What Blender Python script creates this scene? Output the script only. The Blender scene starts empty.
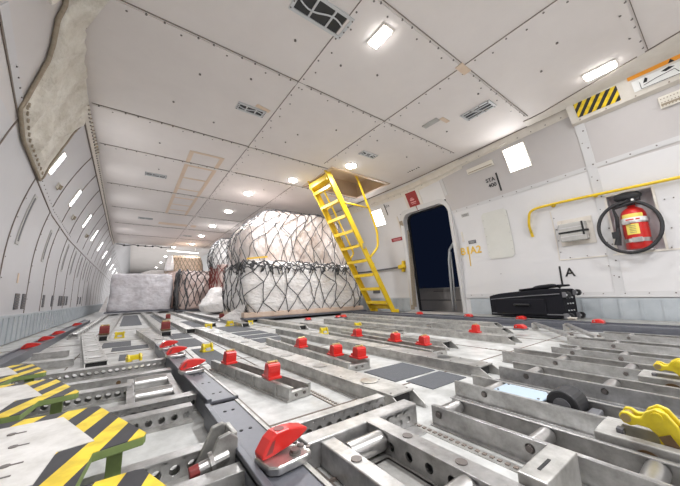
import bpy, bmesh, math, random
from mathutils import Vector, Matrix, noise
random.seed(7)
PI = math.pi
C = bpy.context.scene.collection

# ------------------------------------------------------------------ materials
def new_mat(name):
    m = bpy.data.materials.new(name); m.use_nodes = True
    nt = m.node_tree; b = nt.nodes['Principled BSDF']
    return m, nt, b
def nd(nt, t, **kw):
    n = nt.nodes.new(t)
    for k, v in kw.items():
        try: n.inputs[k].default_value = v
        except Exception: setattr(n, k, v)
    return n
def mat(name, col, rough=.5, metal=0., col2=None, nscale=8., amount=.5, bump=0., bscale=60., coat=0., spec=.5, rvar=0., stretch=None, detail=6.):
    m, nt, b = new_mat(name); L = nt.links.new
    b.inputs['Roughness'].default_value = rough; b.inputs['Metallic'].default_value = metal
    b.inputs['Coat Weight'].default_value = coat; b.inputs['Specular IOR Level'].default_value = spec
    b.inputs['Base Color'].default_value = (*col, 1)
    tc = nd(nt, 'ShaderNodeTexCoord'); src = tc.outputs['Object']
    if stretch:
        mp = nd(nt, 'ShaderNodeMapping'); mp.inputs['Scale'].default_value = stretch
        L(src, mp.inputs['Vector']); src = mp.outputs['Vector']
    if col2 is not None:
        n = nd(nt, 'ShaderNodeTexNoise', Scale=nscale, Detail=detail, Roughness=.65); L(src, n.inputs['Vector'])
        r = nd(nt, 'ShaderNodeValToRGB'); r.color_ramp.elements[0].position = .5-.5*(1-amount)-.02; r.color_ramp.elements[1].position = .5+.28*(1-amount)+.1
        r.color_ramp.elements[0].color = (*col2, 1); r.color_ramp.elements[1].color = (*col, 1)
        L(n.outputs['Fac'], r.inputs['Fac']); L(r.outputs['Color'], b.inputs['Base Color'])
        if rvar:
            mr = nd(nt, 'ShaderNodeMapRange'); mr.inputs['To Min'].default_value = rough+rvar; mr.inputs['To Max'].default_value = rough-rvar
            L(n.outputs['Fac'], mr.inputs['Value']); L(mr.outputs['Result'], b.inputs['Roughness'])
    if bump:
        n2 = nd(nt, 'ShaderNodeTexNoise', Scale=bscale, Detail=4.); L(src, n2.inputs['Vector'])
        bp = nd(nt, 'ShaderNodeBump', Strength=min(1,bump), Distance=.01 if bump < .45 else .03); L(n2.outputs['Fac'], bp.inputs['Height']); L(bp.outputs['Normal'], b.inputs['Normal'])
    return m
def emit(name, col, s):
    m, nt, b = new_mat(name)
    b.inputs['Base Color'].default_value = (.9, .9, .9, 1)
    b.inputs['Emission Color'].default_value = (*col, 1); b.inputs['Emission Strength'].default_value = s
    return m

M = {}
M['ceil'] = mat('ceiling panel', (.75,.705,.68), .72, 0, (.68,.635,.61), 2.2, .4, spec=.2)
M['wall'] = mat('wall panel', (.62,.615,.615), .32, 0, (.57,.562,.56), 1.6, .35, coat=.2)
M['wallr'] = mat('white wall panel', (.70,.69,.69), .34, 0, (.64,.63,.63), 1.6, .35, coat=.15)
M['walll'] = mat('grey white curved panel', (.53,.525,.535), .46, 0, (.48,.47,.48), 1.6, .35, coat=.0)
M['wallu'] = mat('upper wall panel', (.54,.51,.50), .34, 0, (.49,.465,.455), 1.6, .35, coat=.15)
M['trimw'] = mat('cream trim', (.73,.69,.63), .4, 0, (.60,.55,.48), 9, .4)
M['tape'] = mat('tan tape', (.66,.50,.36), .5, 0, (.70,.57,.45), 14, .5)
M['seam'] = mat('seam gap', (.20,.165,.14), .8)
M['screw'] = mat('fastener', (.17,.15,.14), .45, .5)
M['kick'] = mat('kick panel', (.50,.535,.56), .42, .1, (.36,.395,.42), 6, .45, bump=.08, bscale=30)
M['pan'] = mat('floor pan', (.70,.705,.69), .42, 0, (.26,.26,.245), 7, .50, rvar=.1, coat=.15, detail=9)
M['anti'] = mat('anti slip', (.075,.08,.09), .75, 0, (.10,.105,.115), 60, .5, bump=.2, bscale=300)
M['alu'] = mat('aluminium', (.60,.595,.59), .36, .75, (.22,.212,.20), 18, .50, rvar=.1, bump=.04, bscale=120, detail=9)
M['alu2'] = mat('worn aluminium', (.62,.615,.59), .42, .7, (.22,.21,.195), 14, .52, rvar=.1, bump=.05, bscale=90, detail=9)
M['rollerm'] = mat('roller steel', (.66,.65,.64), .28, .9, (.42,.41,.4), 30, .4)
M['dark'] = mat('dark rail paint', (.10,.105,.125), .4, .35, (.16,.165,.185), 26, .42, rvar=.08, bump=.03)
M['black'] = mat('black rubber', (.014,.014,.016), .55)
M['hole'] = mat('dark cavity', (.03,.03,.03), .9)
M['red'] = mat('red enamel', (.68,.022,.016), .32, 0, (.52,.016,.012), 20, .4, coat=.3)
M['redd'] = mat('dull red enamel', (.26,.03,.025), .45, 0, (.17,.03,.03), 20, .4)
M['yel'] = mat('yellow enamel', (.80,.56,.015), .34, 0, (.62,.40,.012), 14, .36, coat=.25)
M['yelk'] = mat('yellow lock enamel', (.82,.66,.02), .36, 0, (.55,.42,.02), 30, .36, coat=.2)
M['brass'] = mat('brass pin', (.55,.42,.2), .35, .9)
M['brown'] = mat('oily spring steel', (.16,.10,.05), .4, .5)
M['green'] = mat('green primer', (.20,.27,.085), .55, 0, (.13,.18,.06), 30, .4)
M['greenw'] = mat('pale green ledge', (.70,.74,.62), .5, 0, (.60,.62,.50), 12, .4)
M['plate'] = mat('worn white plate', (.80,.785,.76), .55, 0, (.42,.40,.37), 13, .48, rvar=.1, detail=10)
M['film'] = mat('pale stretch film', (.86,.85,.84), .28, 0, (.80,.74,.71), 3.2, .38, bump=.9, bscale=13, coat=.4, stretch=(1,1,1.8))
M['film2'] = mat('milky film over cartons', (.86,.83,.81), .28, 0, (.66,.50,.43), 3.0, .55, bump=.9, bscale=11, coat=.4, stretch=(1.5,1.5,.8))
M['filmb'] = mat('bluish stretch film', (.80,.79,.82), .24, 0, (.42,.38,.40), 3.4, .50, bump=1., bscale=6, coat=.6, stretch=(1,1,1.5))
M['filmp'] = mat('pinkish film', (.70,.60,.56), .3, 0, (.46,.30,.25), 5, .5, bump=.4, bscale=14, coat=.4)
M['tanbox'] = mat('tan carton', (.58,.40,.27), .5, 0, (.70,.56,.44), 5, .5)
M['carton'] = mat('brown carton edge', (.60,.42,.31), .6, 0, (.74,.62,.53), 8, .5)
M['rope'] = mat('net rope', (.05,.05,.055), .8, 0, (.10,.10,.10), 40, .5)
M['ropebr'] = mat('red brown rope', (.22,.05,.04), .8)
M['canvas'] = mat('dirty cream canvas', (.80,.775,.71), .6, 0, (.46,.41,.33), 5.5, .42, bump=.6, bscale=26)
M['canvasd'] = mat('soiled canvas edge', (.27,.22,.16), .8, 0, (.4,.34,.26), 30, .5)
M['bag'] = mat('black nylon', (.007,.007,.010), .8, 0, (.011,.011,.015), 80, .5, bump=.2, bscale=260, spec=.2)
M['grey'] = mat('grey plastic', (.48,.47,.45), .5, 0, (.40,.39,.37), 12, .5)
M['recess'] = mat('grey recess', (.64,.63,.64), .4, 0, (.56,.55,.56), 8, .5)
M['vent'] = mat('vent frame', (.55,.56,.57), .4, .2)
M['ventd'] = mat('vent mesh', (.035,.035,.035), .7)
M['white'] = mat('white label', (.80,.80,.78), .5)
M['ylabel'] = mat('yellow label', (.80,.66,.13), .5)
M['orange'] = mat('orange band', (.82,.32,.02), .5)
M['ink'] = mat('black ink', (.012,.012,.012), .6)
M['inkg'] = mat('grey ink', (.12,.12,.13), .6)
M['inky'] = mat('yellow stencil', (.78,.50,.06), .6)
M['placard'] = mat('dark red placard', (.28,.015,.02), .35, coat=.3)
M['plactxt'] = mat('pink print', (.62,.28,.28), .5)
M['tanhatch'] = mat('hatch lining', (.60,.47,.35), .5, 0, (.50,.38,.27), 6, .5)
M['stair'] = mat('airstair panel', (.56,.52,.49), .5, .0, (.46,.43,.40), 6, .5)
M['lamp'] = emit('lamp lens', (1,.985,.96), 14.)
M['lampw'] = emit('wall lamp lens', (1,.99,.98), 5.)
M['panel'] = mat('cream access panel', (.66,.655,.61), .4, 0, (.60,.595,.55), 5, .4)
M['lampt'] = emit('tube lamp', (1,.98,.95), 2.2)
M['ivory'] = mat('ivory plastic', (.72,.68,.60), .4)
M['blueplate'] = mat('pale blue plate', (.46,.57,.68), .3, .2)

def stripe_mat(name, axis, period, c1, c2):
    m, nt, b = new_mat(name); L = nt.links.new
    tc = nd(nt, 'ShaderNodeTexCoord')
    d = nd(nt, 'ShaderNodeVectorMath', operation='DOT_PRODUCT'); d.inputs[1].default_value = (axis[0]/period, axis[1]/period, axis[2]/period)
    L(tc.outputs['Object'], d.inputs[0])
    f = nd(nt, 'ShaderNodeMath', operation='FRACT'); L(d.outputs['Value'], f.inputs[0])
    g = nd(nt, 'ShaderNodeMath', operation='GREATER_THAN'); g.inputs[1].default_value = .5; L(f.outputs[0], g.inputs[0])
    n = nd(nt, 'ShaderNodeTexNoise', Scale=22., Detail=8.); L(tc.outputs['Object'], n.inputs['Vector'])
    r = nd(nt, 'ShaderNodeValToRGB'); r.color_ramp.elements[0].position = .36; r.color_ramp.elements[1].position = .56
    r.color_ramp.elements[0].color = (.35,.33,.3,1); r.color_ramp.elements[1].color = (1,1,1,1); L(n.outputs['Fac'], r.inputs['Fac'])
    mx = nd(nt, 'ShaderNodeMix', data_type='RGBA'); mx.inputs['A'].default_value = (*c1,1); mx.inputs['B'].default_value = (*c2,1); L(g.outputs[0], mx.inputs['Factor'])
    mm = nd(nt, 'ShaderNodeMix', data_type='RGBA', blend_type='MULTIPLY'); mm.inputs['Factor'].default_value = .45
    L(mx.outputs['Result'], mm.inputs['A']); L(r.outputs['Color'], mm.inputs['B']); L(mm.outputs['Result'], b.inputs['Base Color'])
    b.inputs['Roughness'].default_value = .5
    return m
M['hazard'] = stripe_mat('hazard stripes', (1,-.37,0), .078, (.82,.60,.03), (.028,.028,.034))
M['hazardw'] = stripe_mat('hazard decal', (1,-.75,0), .075, (.82,.58,.02), (.02,.02,.02))

# ------------------------------------------------------------------ mesh builder
class MB:
    def __init__(s): s.bm = bmesh.new()
    def box(s, c, size, rz=0., mtx=None):
        r = bmesh.ops.create_cube(s.bm, size=1.)
        T = Matrix.Translation(c) @ Matrix.Rotation(rz, 4, 'Z') @ Matrix.Diagonal((*size, 1))
        if mtx is not None: T = mtx @ T
        bmesh.ops.transform(s.bm, matrix=T, verts=r['verts']); return s
    def bar(s, p0, p1, w, h, up=(0,0,1)):       # box between two points
        p0, p1 = Vector(p0), Vector(p1); d = p1-p0; L = d.length; d.normalize()
        u = Vector(up); sd = d.cross(u)
        if sd.length < 1e-4: sd = d.cross(Vector((1,0,0)))
        sd.normalize(); u = sd.cross(d)
        T = Matrix((( *d, 0), (*sd, 0), (*u, 0), (0,0,0,1))).transposed(); T.translation = (p0+p1)/2
        return s.box((0,0,0), (L, w, h), mtx=T)
    def cyl(s, p0, p1, r, seg=14, r2=None):
        p0, p1 = Vector(p0), Vector(p1); d = p1-p0
        q = d.to_track_quat('Z', 'Y').to_matrix().to_4x4(); q.translation = (p0+p1)/2
        bmesh.ops.create_cone(s.bm, cap_ends=True, segments=seg, radius1=r, radius2=r if r2 is None else r2, depth=d.length, matrix=q); return s
    def ball(s, c, r, sc=(1,1,1), seg=12):
        T = Matrix.Translation(c) @ Matrix.Diagonal((*sc,1))
        bmesh.ops.create_uvsphere(s.bm, u_segments=seg, v_segments=max(6,seg//2), radius=r, matrix=T); return s
    def prism(s, pts, h0, h1, mtx=None):         # polygon in xy extruded z h0..h1
        n = len(pts)
        a = [s.bm.verts.new((x,y,h0)) for x,y in pts]; b = [s.bm.verts.new((x,y,h1)) for x,y in pts]
        s.bm.faces.new(a[::-1]); s.bm.faces.new(b)
        for i in range(n): s.bm.faces.new((a[i], a[(i+1)%n], b[(i+1)%n], b[i]))
        if mtx is not None: bmesh.ops.transform(s.bm, matrix=mtx, verts=a+b)
        return s
    def tube(s, pts, r, seg=8, closed=False):
        pts = [Vector(p) for p in pts]; n = len(pts); rings = []
        up = None
        for i, p in enumerate(pts):
            a = pts[(i-1) % n] if (closed or i > 0) else p
            b = pts[(i+1) % n] if (closed or i < n-1) else p
            t = (b-a).normalized() if (b-a).length > 1e-9 else Vector((0,0,1))
            if up is None:
                up = Vector((0,0,1)) if abs(t.z) < .9 else Vector((1,0,0))
            sd = t.cross(up)
            if sd.length < 1e-4: sd = t.cross(Vector((1,0,0))); 
            if sd.length < 1e-4: sd = t.cross(Vector((0,1,0)))
            sd.normalize(); u = sd.cross(t).normalized(); up = u
            rr = r[i] if isinstance(r, (list, tuple)) else r
            rings.append([s.bm.verts.new(p + (sd*math.cos(2*PI*k/seg) + u*math.sin(2*PI*k/seg))*rr) for k in range(seg)])
        m = n if closed else n-1
        for i in range(m):
            A, B = rings[i], rings[(i+1) % n]
            for k in range(seg): s.bm.faces.new((A[k], A[(k+1)%seg], B[(k+1)%seg], B[k]))
        if not closed:
            s.bm.faces.new(rings[0][::-1]); s.bm.faces.new(rings[-1])
        return s
    def lathe(s, prof, seg=24, mtx=None):        # (r, z) about z
        rings = []; allv = []
        for r, z in prof:
            ring = [s.bm.verts.new((r*math.cos(2*PI*k/seg), r*math.sin(2*PI*k/seg), z)) for k in range(seg)]
            rings.append(ring); allv += ring
        for A, B in zip(rings, rings[1:]):
            for k in range(seg): s.bm.faces.new((A[k], A[(k+1)%seg], B[(k+1)%seg], B[k]))
        s.bm.faces.new(rings[0][::-1]); s.bm.faces.new(rings[-1])
        if mtx is not None: bmesh.ops.transform(s.bm, matrix=mtx, verts=allv)
        return s
    def grid(s, f, nu, nv):
        vs = [[s.bm.verts.new(f(i/nu, j/nv)) for j in range(nv+1)] for i in range(nu+1)]
        for i in range(nu):
            for j in range(nv): s.bm.faces.new((vs[i][j], vs[i+1][j], vs[i+1][j+1], vs[i][j+1]))
        return s
    def holed(s, p0, d, L, h, n, r, th, nrm, up=(0,0,1), z0=0.):   # web plate with n round holes
        p0, d, nrm, up = Vector(p0), Vector(d).normalized(), Vector(nrm).normalized(), Vector(up).normalized()
        def pt(a, b, w): return p0 + d*a + up*(z0+b) + nrm*w
        cw = L/n; K = 16
        for w, flip in ((0, False), (-th, True)):
            for i in range(n):
                cx, cy = cw*(i+.5), h/2
                cir, out = [], []
                for k in range(K):
                    a = 2*PI*k/K; c, sn = math.cos(a), math.sin(a)
                    t = min((cw/2)/abs(c) if abs(c) > 1e-6 else 9, (h/2)/abs(sn) if abs(sn) > 1e-6 else 9)
                    cir.append(s.bm.verts.new(pt(cx+r*c, cy+r*sn, w))); out.append(s.bm.verts.new(pt(cx+t*c, cy+t*sn, w)))
                for k in range(K):
                    q = (cir[k], out[k], out[(k+1)%K], cir[(k+1)%K]); s.bm.faces.new(q[::-1] if flip else q)
                # corners
                for sx in (-1,1):
                    for sy in (-1,1): pass
        # hole walls
        for i in range(n):
            cx, cy = cw*(i+.5), h/2
            A = [s.bm.verts.new(pt(cx+r*math.cos(2*PI*k/K), cy+r*math.sin(2*PI*k/K), 0)) for k in range(K)]
            B = [s.bm.verts.new(pt(cx+r*math.cos(2*PI*k/K), cy+r*math.sin(2*PI*k/K), -th)) for k in range(K)]
            for k in range(K): s.bm.faces.new((A[k], A[(k+1)%K], B[(k+1)%K], B[k]))
        return s
    def build(s, name, m, parent=None, bevel=0., smooth=False, sub=0, keep=False):
        bmesh.ops.recalc_face_normals(s.bm, faces=s.bm.faces[:]) if not keep else None
        me = bpy.data.meshes.new(name); s.bm.to_mesh(me); s.bm.free()
        me.materials.append(M[m] if isinstance(m, str) else m)
        if smooth:
            for p in me.polygons: p.use_smooth = True
        o = bpy.data.objects.new(name, me); C.objects.link(o)
        if parent is not None: o.parent = parent
        if bevel:
            b = o.modifiers.new('b', 'BEVEL'); b.width = bevel; b.segments = 2; b.limit_method = 'ANGLE'; b.angle_limit = .6
        if smooth:
            pass
        if sub:
            d = o.modifiers.new('s', 'SUBSURF'); d.levels = sub; d.render_levels = sub
        return o

def tag(o, label, cat, group=None, kind=None):
    o['label'] = label; o['category'] = cat
    if group: o['group'] = group
    if kind: o['kind'] = kind
    return o
def thing(name, label, cat, loc=(0,0,0), rz=0., group=None, mtx=None):
    o = bpy.data.objects.new(name, None); C.objects.link(o); o.empty_display_size = .05
    if mtx is not None: o.matrix_basis = mtx
    else: o.location = loc; o.rotation_euler = (0,0,rz)
    return tag(o, label, cat, group)
def struct(name, mb, m, parent=None, **k):
    o = mb.build(name, m, parent, **k)
    o['kind'] = 'structure'
    return o
def copy_tree(o, parent=None):
    c = o.copy(); C.objects.link(c)
    if parent is not None: c.parent = parent; c.matrix_parent_inverse = o.matrix_parent_inverse.copy()
    for ch in list(o.children): copy_tree(ch, c)
    return c
def dup(o, label, loc=None, rz=None, mtx=None, group=None):
    c = copy_tree(o)
    if mtx is not None: c.matrix_basis = mtx
    else:
        if loc is not None: c.location = loc
        if rz is not None: c.rotation_euler = (0,0,rz)
    c['label'] = label
    if group: c['group'] = group
    return c
_glyph = {}
def text(s, size, m, parent, mtx, name='lettering', align='LEFT', th=.001):
    cu = bpy.data.curves.new('t', 'FONT'); cu.body = s; cu.size = size; cu.align_x = align; cu.extrude = th; cu.offset = size*.018; cu.resolution_u = 3
    t = bpy.data.objects.new('t', cu); C.objects.link(t); bpy.context.view_layer.update()
    me = bpy.data.meshes.new_from_object(t.evaluated_get(bpy.context.evaluated_depsgraph_get()))
    bpy.data.objects.remove(t); bpy.data.curves.remove(cu)
    me.materials.clear(); me.materials.append(M[m]); me.name = name
    o = bpy.data.objects.new(name, me); C.objects.link(o); o.matrix_basis = mtx
    if parent is not None: o.parent = parent
    return o

# ------------------------------------------------------------------ hull cross-section
R0, XC, ZC, ZH = 3.1, 1.75, 2.4, 3.0
def g(z):
    d = max(0., z-.75); return R0 - math.sqrt(R0*R0 - d*d)
def gp(z):
    d = max(0., z-.75); return d/math.sqrt(R0*R0 - d*d)
def hw(y): return 2.72 - .2*min(max((3.2-y)/3.2, 0), 1.6)
def gs(side, y, z): return g(z) if side > 0 else g(z)*(1-.028*min(max(y-3.4,0),7))      # the curved wall opens out going aft
def wpt(side, y, z, off=0.): return Vector((XC + side*(hw(y)-gs(side,y,z)-off), y, z))
def wframe(side, y, z, off=0.):                 # u along the wall, v up the wall, w into the room
    v = Vector((-side*gp(z), 0, 1)).normalized()
    u = Vector((side*(.0625 if y < 3.2 else 0), 1, 0)).normalized() * (-side)
    w = u.cross(v).normalized(); v = w.cross(u)
    T = Matrix(((*u,0), (*v,0), (*w,0), (0,0,0,1))).transposed(); T.translation = wpt(side, y, z) + w*off
    return T
YN, YF, YE = -1.8, 12.6, 34.

# ------------------------------------------------------------------ setting
def wall(side, name, holes):
    ys = sorted(set([YN, -1, 0, 1, 2, 3.2, 3.4, 4, 6, 8, 9, 10.4, YF, 16, 22, 28, YE] + [h[i] for h in holes for i in (0,1)]))
    zs = sorted(set([0, .28, .75, 1.71] + [.75+.125*k for k in range(1, 19)] + [h[i] for h in holes for i in (2,3)]))
    b = MB()
    V = {}
    def v(y, z):
        if (y,z) not in V: V[(y,z)] = b.bm.verts.new(wpt(side, y, z))
        return V[(y,z)]
    for y0, y1 in zip(ys, ys[1:]):
        for z0, z1 in zip(zs, zs[1:]):
            if any(h[0] <= y0 and y1 <= h[1] and h[2] <= z0 and z1 <= h[3] for h in holes): continue
            q = (v(y0,z0), v(y1,z0), v(y1,z1), v(y0,z1))
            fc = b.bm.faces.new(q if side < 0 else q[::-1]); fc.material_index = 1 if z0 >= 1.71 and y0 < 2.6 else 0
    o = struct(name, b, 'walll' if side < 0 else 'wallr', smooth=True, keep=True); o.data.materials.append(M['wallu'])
    return o
DOOR = (2.66, 3.72, .0, 1.93); REC = (.35, .70, .75, 1.38)
wall_l = wall(-1, 'wall_left', [])
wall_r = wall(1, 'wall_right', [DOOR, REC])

b = MB(); b.box((XC, (YN+YE)/2, -.03), (6.4, YE-YN, .06)); floor = struct('floor', b, 'pan')
b = MB(); HX0, HX1, HY0, HY1 = 2.46, 3.72, 3.50, 4.42
def ceil_half(y): return hw(y)-g(ZC)+.03
def ceil_left(y): return hw(y)-gs(-1,y,ZC)+.03
ysC = [YN, 0, 1.5, HY0, HY1, 8, 10.4, YF]
for y0, y1 in zip(ysC, ysC[1:]):
    def seg(xa0, xb0, xa1, xb1):
        b.bm.faces.new([b.bm.verts.new(p) for p in ((xa0,y0,ZC), (xa1,y1,ZC), (xb1,y1,ZC), (xb0,y0,ZC))])
    l0, r0, l1, r1 = XC-ceil_left(y0), XC+ceil_half(y0), XC-ceil_left(y1), XC+ceil_half(y1)
    if y0 == HY0: seg(l0, HX0, l1, HX0); seg(HX1, r0, HX1, r1)
    else: seg(l0, r0, l1, r1)
ceiling = struct('ceiling', b, 'ceil', keep=True)
b = MB(); h3 = hw(20)-g(ZH)+.03
b.box((XC-.15, (YF+YE)/2, ZH+.02), (2*h3+.3, YE-YF, .04)); b.box((XC, YF+.02, (ZC+ZH)/2+.02), (2*ceil_half(YF)-.1, .04, ZH-ZC)); struct('ceiling_aft', b, 'ceil')
b = MB(); b.box((XC, YE+.03, 1.5), (6, .06, 3.1)); struct('wall_aft', b, 'wall')
b = MB(); b.box((XC, YN-.03, 1.2), (5.6, .06, 2.5)); struct('wall_front', b, 'wall')

# kick panels
def kick(side, name, y0, y1):
    b = MB(); y = y0
    n = int((y1-y0)/.16)
    for i in range(n):
        a, c = y0+(y1-y0)*i/n, y0+(y1-y0)*(i+1)/n
        if side > 0 and a < DOOR[1]+.06 and c > DOOR[0]-.06: continue
        m = (a+c)/2
        b.box((XC+side*(hw(m)-.012), m, .14), (.018, c-a-.012, .25), rz=0)
        b.box((XC+side*(hw(a)-.020), a, .14), (.02, .022, .25))
    b.box((XC+side*(hw(3.4)-.01), (max(y0,3.75)+y1)/2, .275), (.03, y1-max(y0,3.75), .02))
    return struct(name, b, 'kick')
kick(-1, 'baseboard_left', 2.0, 26); kick(1, 'baseboard_right', -1., 12)
# kick-panel top edge on the right, following the tapering nose
b = MB()
for y0, y1 in ((-1.2,0), (0,1.3), (1.3,2.6), (3.70,5), (5,12)):
    b.bar(wpt(1,y0,.285,.014), wpt(1,y1,.285,.014), .024, .022)
struct('trim_1', b, 'wall')
# wall seam strips (right)
def strip_pts(side, pts, width, b, off=.004):
    for (y0,z0), (y1,z1) in zip(pts, pts[1:]):
        p0, p1 = wpt(side,y0,z0,off), wpt(side,y1,z1,off)
        w = Vector((-side, 0, -gp((z0+z1)/2))).normalized()
        b.bar(p0, p1, width, .008, up=w)
def dots(side, pts, step, b, r=.007, off=.012):
    seg = [math.hypot(q[0]-p[0], q[1]-p[1]) for p, q in zip(pts, pts[1:])]; L = sum(seg); n = max(1, int(L/step))
    for i in range(n):
        t = L*(i+.5)/n; k = 0
        while k < len(seg)-1 and t > seg[k]: t -= seg[k]; k += 1
        f = t/seg[k]; y = pts[k][0]+(pts[k+1][0]-pts[k][0])*f; z = pts[k][1]+(pts[k+1][1]-pts[k][1])*f
        w = Vector((-side, 0, -gp(z))).normalized(); p = wpt(side, y, z, off-.006)
        b.cyl(p-w*.003, p+w*.007, r, 8)
def zline(y, z0, z1, n=8): return [(y, z0+(z1-z0)*i/n) for i in range(n+1)]
b, d, s_ = MB(), MB(), MB()
hor = [(-1., 1.78), (0,1.765), (1,1.735), (2,1.705), (2.62,1.695)]
strip_pts(1, hor, .05, b); dots(1, hor, .19, d)
strip_pts(1, zline(.75, .30, 2.24), .085, b); dots(1, zline(.732, .40, 2.22), .17, d, .008); dots(1, zline(.77, .32, 2.2), .33, d, .006)
strip_pts(1, zline(2.62, 1.98, 2.36), .05, b)
strip_pts(1, [(y,.315) for y in (-1., 0, 1.3, 2.6)], .04, b); dots(1, [(y,.315) for y in (-1., 0, 1.3, 2.6)], .18, d, .006)
for z in (.62, .9): dots(1, [(-1., z), (2.6, z)], 1.2, d, .005)
struct('trim_2', b, 'wall'); 
low = [(1.25, .735), (.80, .735), (.30, .735), (-.6, .735)]
strip_pts(1, low, .014, s_); strip_pts(1, zline(1.25, .735, 1.36), .010, s_); 
struct('trim_3', s_, 'trimw')
dots(1, [(1.22,.755), (-.6,.755)], .16, d, .006); dots(1, zline(1.225, .76, 1.34), .12, d, .006)
for y in (.28, .22): dots(1, zline(y, .80, 1.38), .2, d, .006)
struct('trim_4', d, 'screw')
# ceiling seams: strip, dark gap, screws
b, d, s_, = MB(), MB(), MB()
def cseam_x(x, y0, y1):
    b.box((x+.045, (y0+y1)/2, ZC-.003), (.085, y1-y0, .006)); s_.box((x, (y0+y1)/2, ZC-.003), (.0045, y1-y0, .008))
    n = int((y1-y0)/.13)
    for i in range(n):
        y = y0+(y1-y0)*(i+.5)/n
        d.cyl((x+.025+.05*(i%2), y, ZC-.010), (x+.025+.05*(i%2), y, ZC), .0075, 8)
def cseam_y(y, x0, x1, w=.085):
    b.box(((x0+x1)/2, y+.045, ZC-.0035), (x1-x0, w, .006)); s_.box(((x0+x1)/2, y, ZC-.003), (x1-x0, .0045, .0085))
    n = int((x1-x0)/.11)
    for i in range(n):
        x = x0+(x1-x0)*(i+.5)/n
        d.cyl((x, y+.022+.045*((i%3)==1), ZC-.010), (x, y+.022+.045*((i%3)==1), ZC), .0075, 8)
for x in (0.14,) : pass
cseam_x(1.13, -.6, 3.57); cseam_x(1.13, 3.6, 6.0); cseam_x(2.27, -.6, 3.45); cseam_x(2.27, 4.5, 12.5); cseam_x(1.13, 6.1, 12.5)
for y, xa, xb in ((.12, 2.3, 3.55), (1.12, 1.2, 3.62), (2.13, -.35, 3.7), (3.57, -.48, 2.42), (4.50, -.48, 3.75), (6.04, -.48, 3.8), (7.6, -.48, 3.8), (9.2, -.48, 3.8), (10.8, -.48, 3.8)):
    cseam_y(y, xa, xb, .05)
for x, y in ((.35,2.55), (.75,2.35), (.2,3.1), (.62,3.25), (1.7,1.65), (1.9,2.6), (1.55,2.95), (2.75,1.25), (2.95,.75), (2.7,.55), (1.7,.75), (1.35,1.75), (.15,4.1), (1.5,3.2), (3.1,1.85), (3.2,2.6), (2.5,2.5), (0.2,5.0),(1.9,5.0),(.9,1.75)):
    d.cyl((x,y,ZC-.008), (x,y,ZC), .010, 8)
struct('trim_5', b, 'ceil'); struct('trim_6', s_, 'seam'); struct('trim_7', d, 'screw')
# beige splice plate where two ceiling seams cross
b = MB(); b.box((2.30, 1.15, ZC-.006), (.15, .07, .012)); struct('trim_8', b, 'tape')
b = MB()
for k in range(6): b.box((3.65+.006*(k%2), 2.74+.045*k, ZC-.0012), (.045-.012*(k%3), .018, .0016), rz=.3*(k%2))
struct('ceiling_marking', b, 'ink', ceiling)
# ladder-like tan tape outlines on the ceiling
b = MB()
for x in (.53, .93):
    b.box((x, 5.9, ZC-.002), (.055, 3.6, .004))
for y in (4.12, 4.62, 5.15, 5.75, 6.3, 6.8, 7.25, 7.68): b.box((.73, y, ZC-.002), (.4, .05, .0045))
b.box((1.00, 2.70, ZC-.002), (.16, .05, .004), rz=.2); b.box((2.86, 1.72, ZC-.002), (.14, .05, .004)); b.box((.9,8.75,ZC-.002),(.9,.25,.003)); b.box((3.4,4.6,ZC-.002),(.5,.12,.003))
struct('trim_9', b, 'tape')
# right cornice between wall and ceiling
b, d, s_ = MB(), MB(), MB()
pts = [(-1.2,2.36), (0.,2.36), (.8,2.355), (1.6,2.345), (2.2,2.33), (2.7,2.30), (3.1,2.28), (3.6,2.28), (4.4,2.30), (6,2.33), (12.5,2.33)]
for (y0,z0), (y1,z1) in zip(pts, pts[1:]):
    strip_pts(1, [(y0,z0),(y1,z1)], .10 if y0 < 2.1 else .17, b, .012)
    if y0 < 6: dots(1, [(y0,z0-.02),(y1,z1-.02)], .16, d, .007, .02)
strip_pts(1, [(y,2.395) for y in (-1.2, 0, 1, 2, 3.2, 6, 12.5)], .012, s_, .015)
struct('trim_10', b, 'trimw'); struct('trim_11', d, 'screw'); struct('trim_12', s_, 'seam')
b, s_ = MB(), MB()
prev = None
for i in range(13):
    y = -1.2 + 2.4*i/12; xi = 3.43+.262*min(y,1.05) if y > -.4 else 3.325; o_ = wpt(1, y, 2.378, .07)
    cur = [b.bm.verts.new((xi, y, 2.399)), b.bm.verts.new((xi, y, 2.390)), b.bm.verts.new((max(o_.x, xi+.02), y, 2.368))]
    if prev:
        for k in (0,1): b.bm.faces.new((prev[0][k], cur[k], cur[k+1], prev[0][k+1]))
        s_.bar((prev[1]-.004, prev[2], 2.397), (xi-.004, y, 2.397), .008, .006)
    prev = (cur, xi, y)
struct('trim_24', b, 'trimw'); struct('trim_25', s_, 'seam')
# wrinkled ridge of the cornice cover
b = MB()
b.tube([wpt(1, y, 2.325-.05*max(0,min(1,(y-1.5)/1.2))+.006*math.sin(y*9), .02) for y in [1.5+.12*i for i in range(24)]], .012, 6)
struct('trim_13', b, 'trimw', smooth=True)
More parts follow.
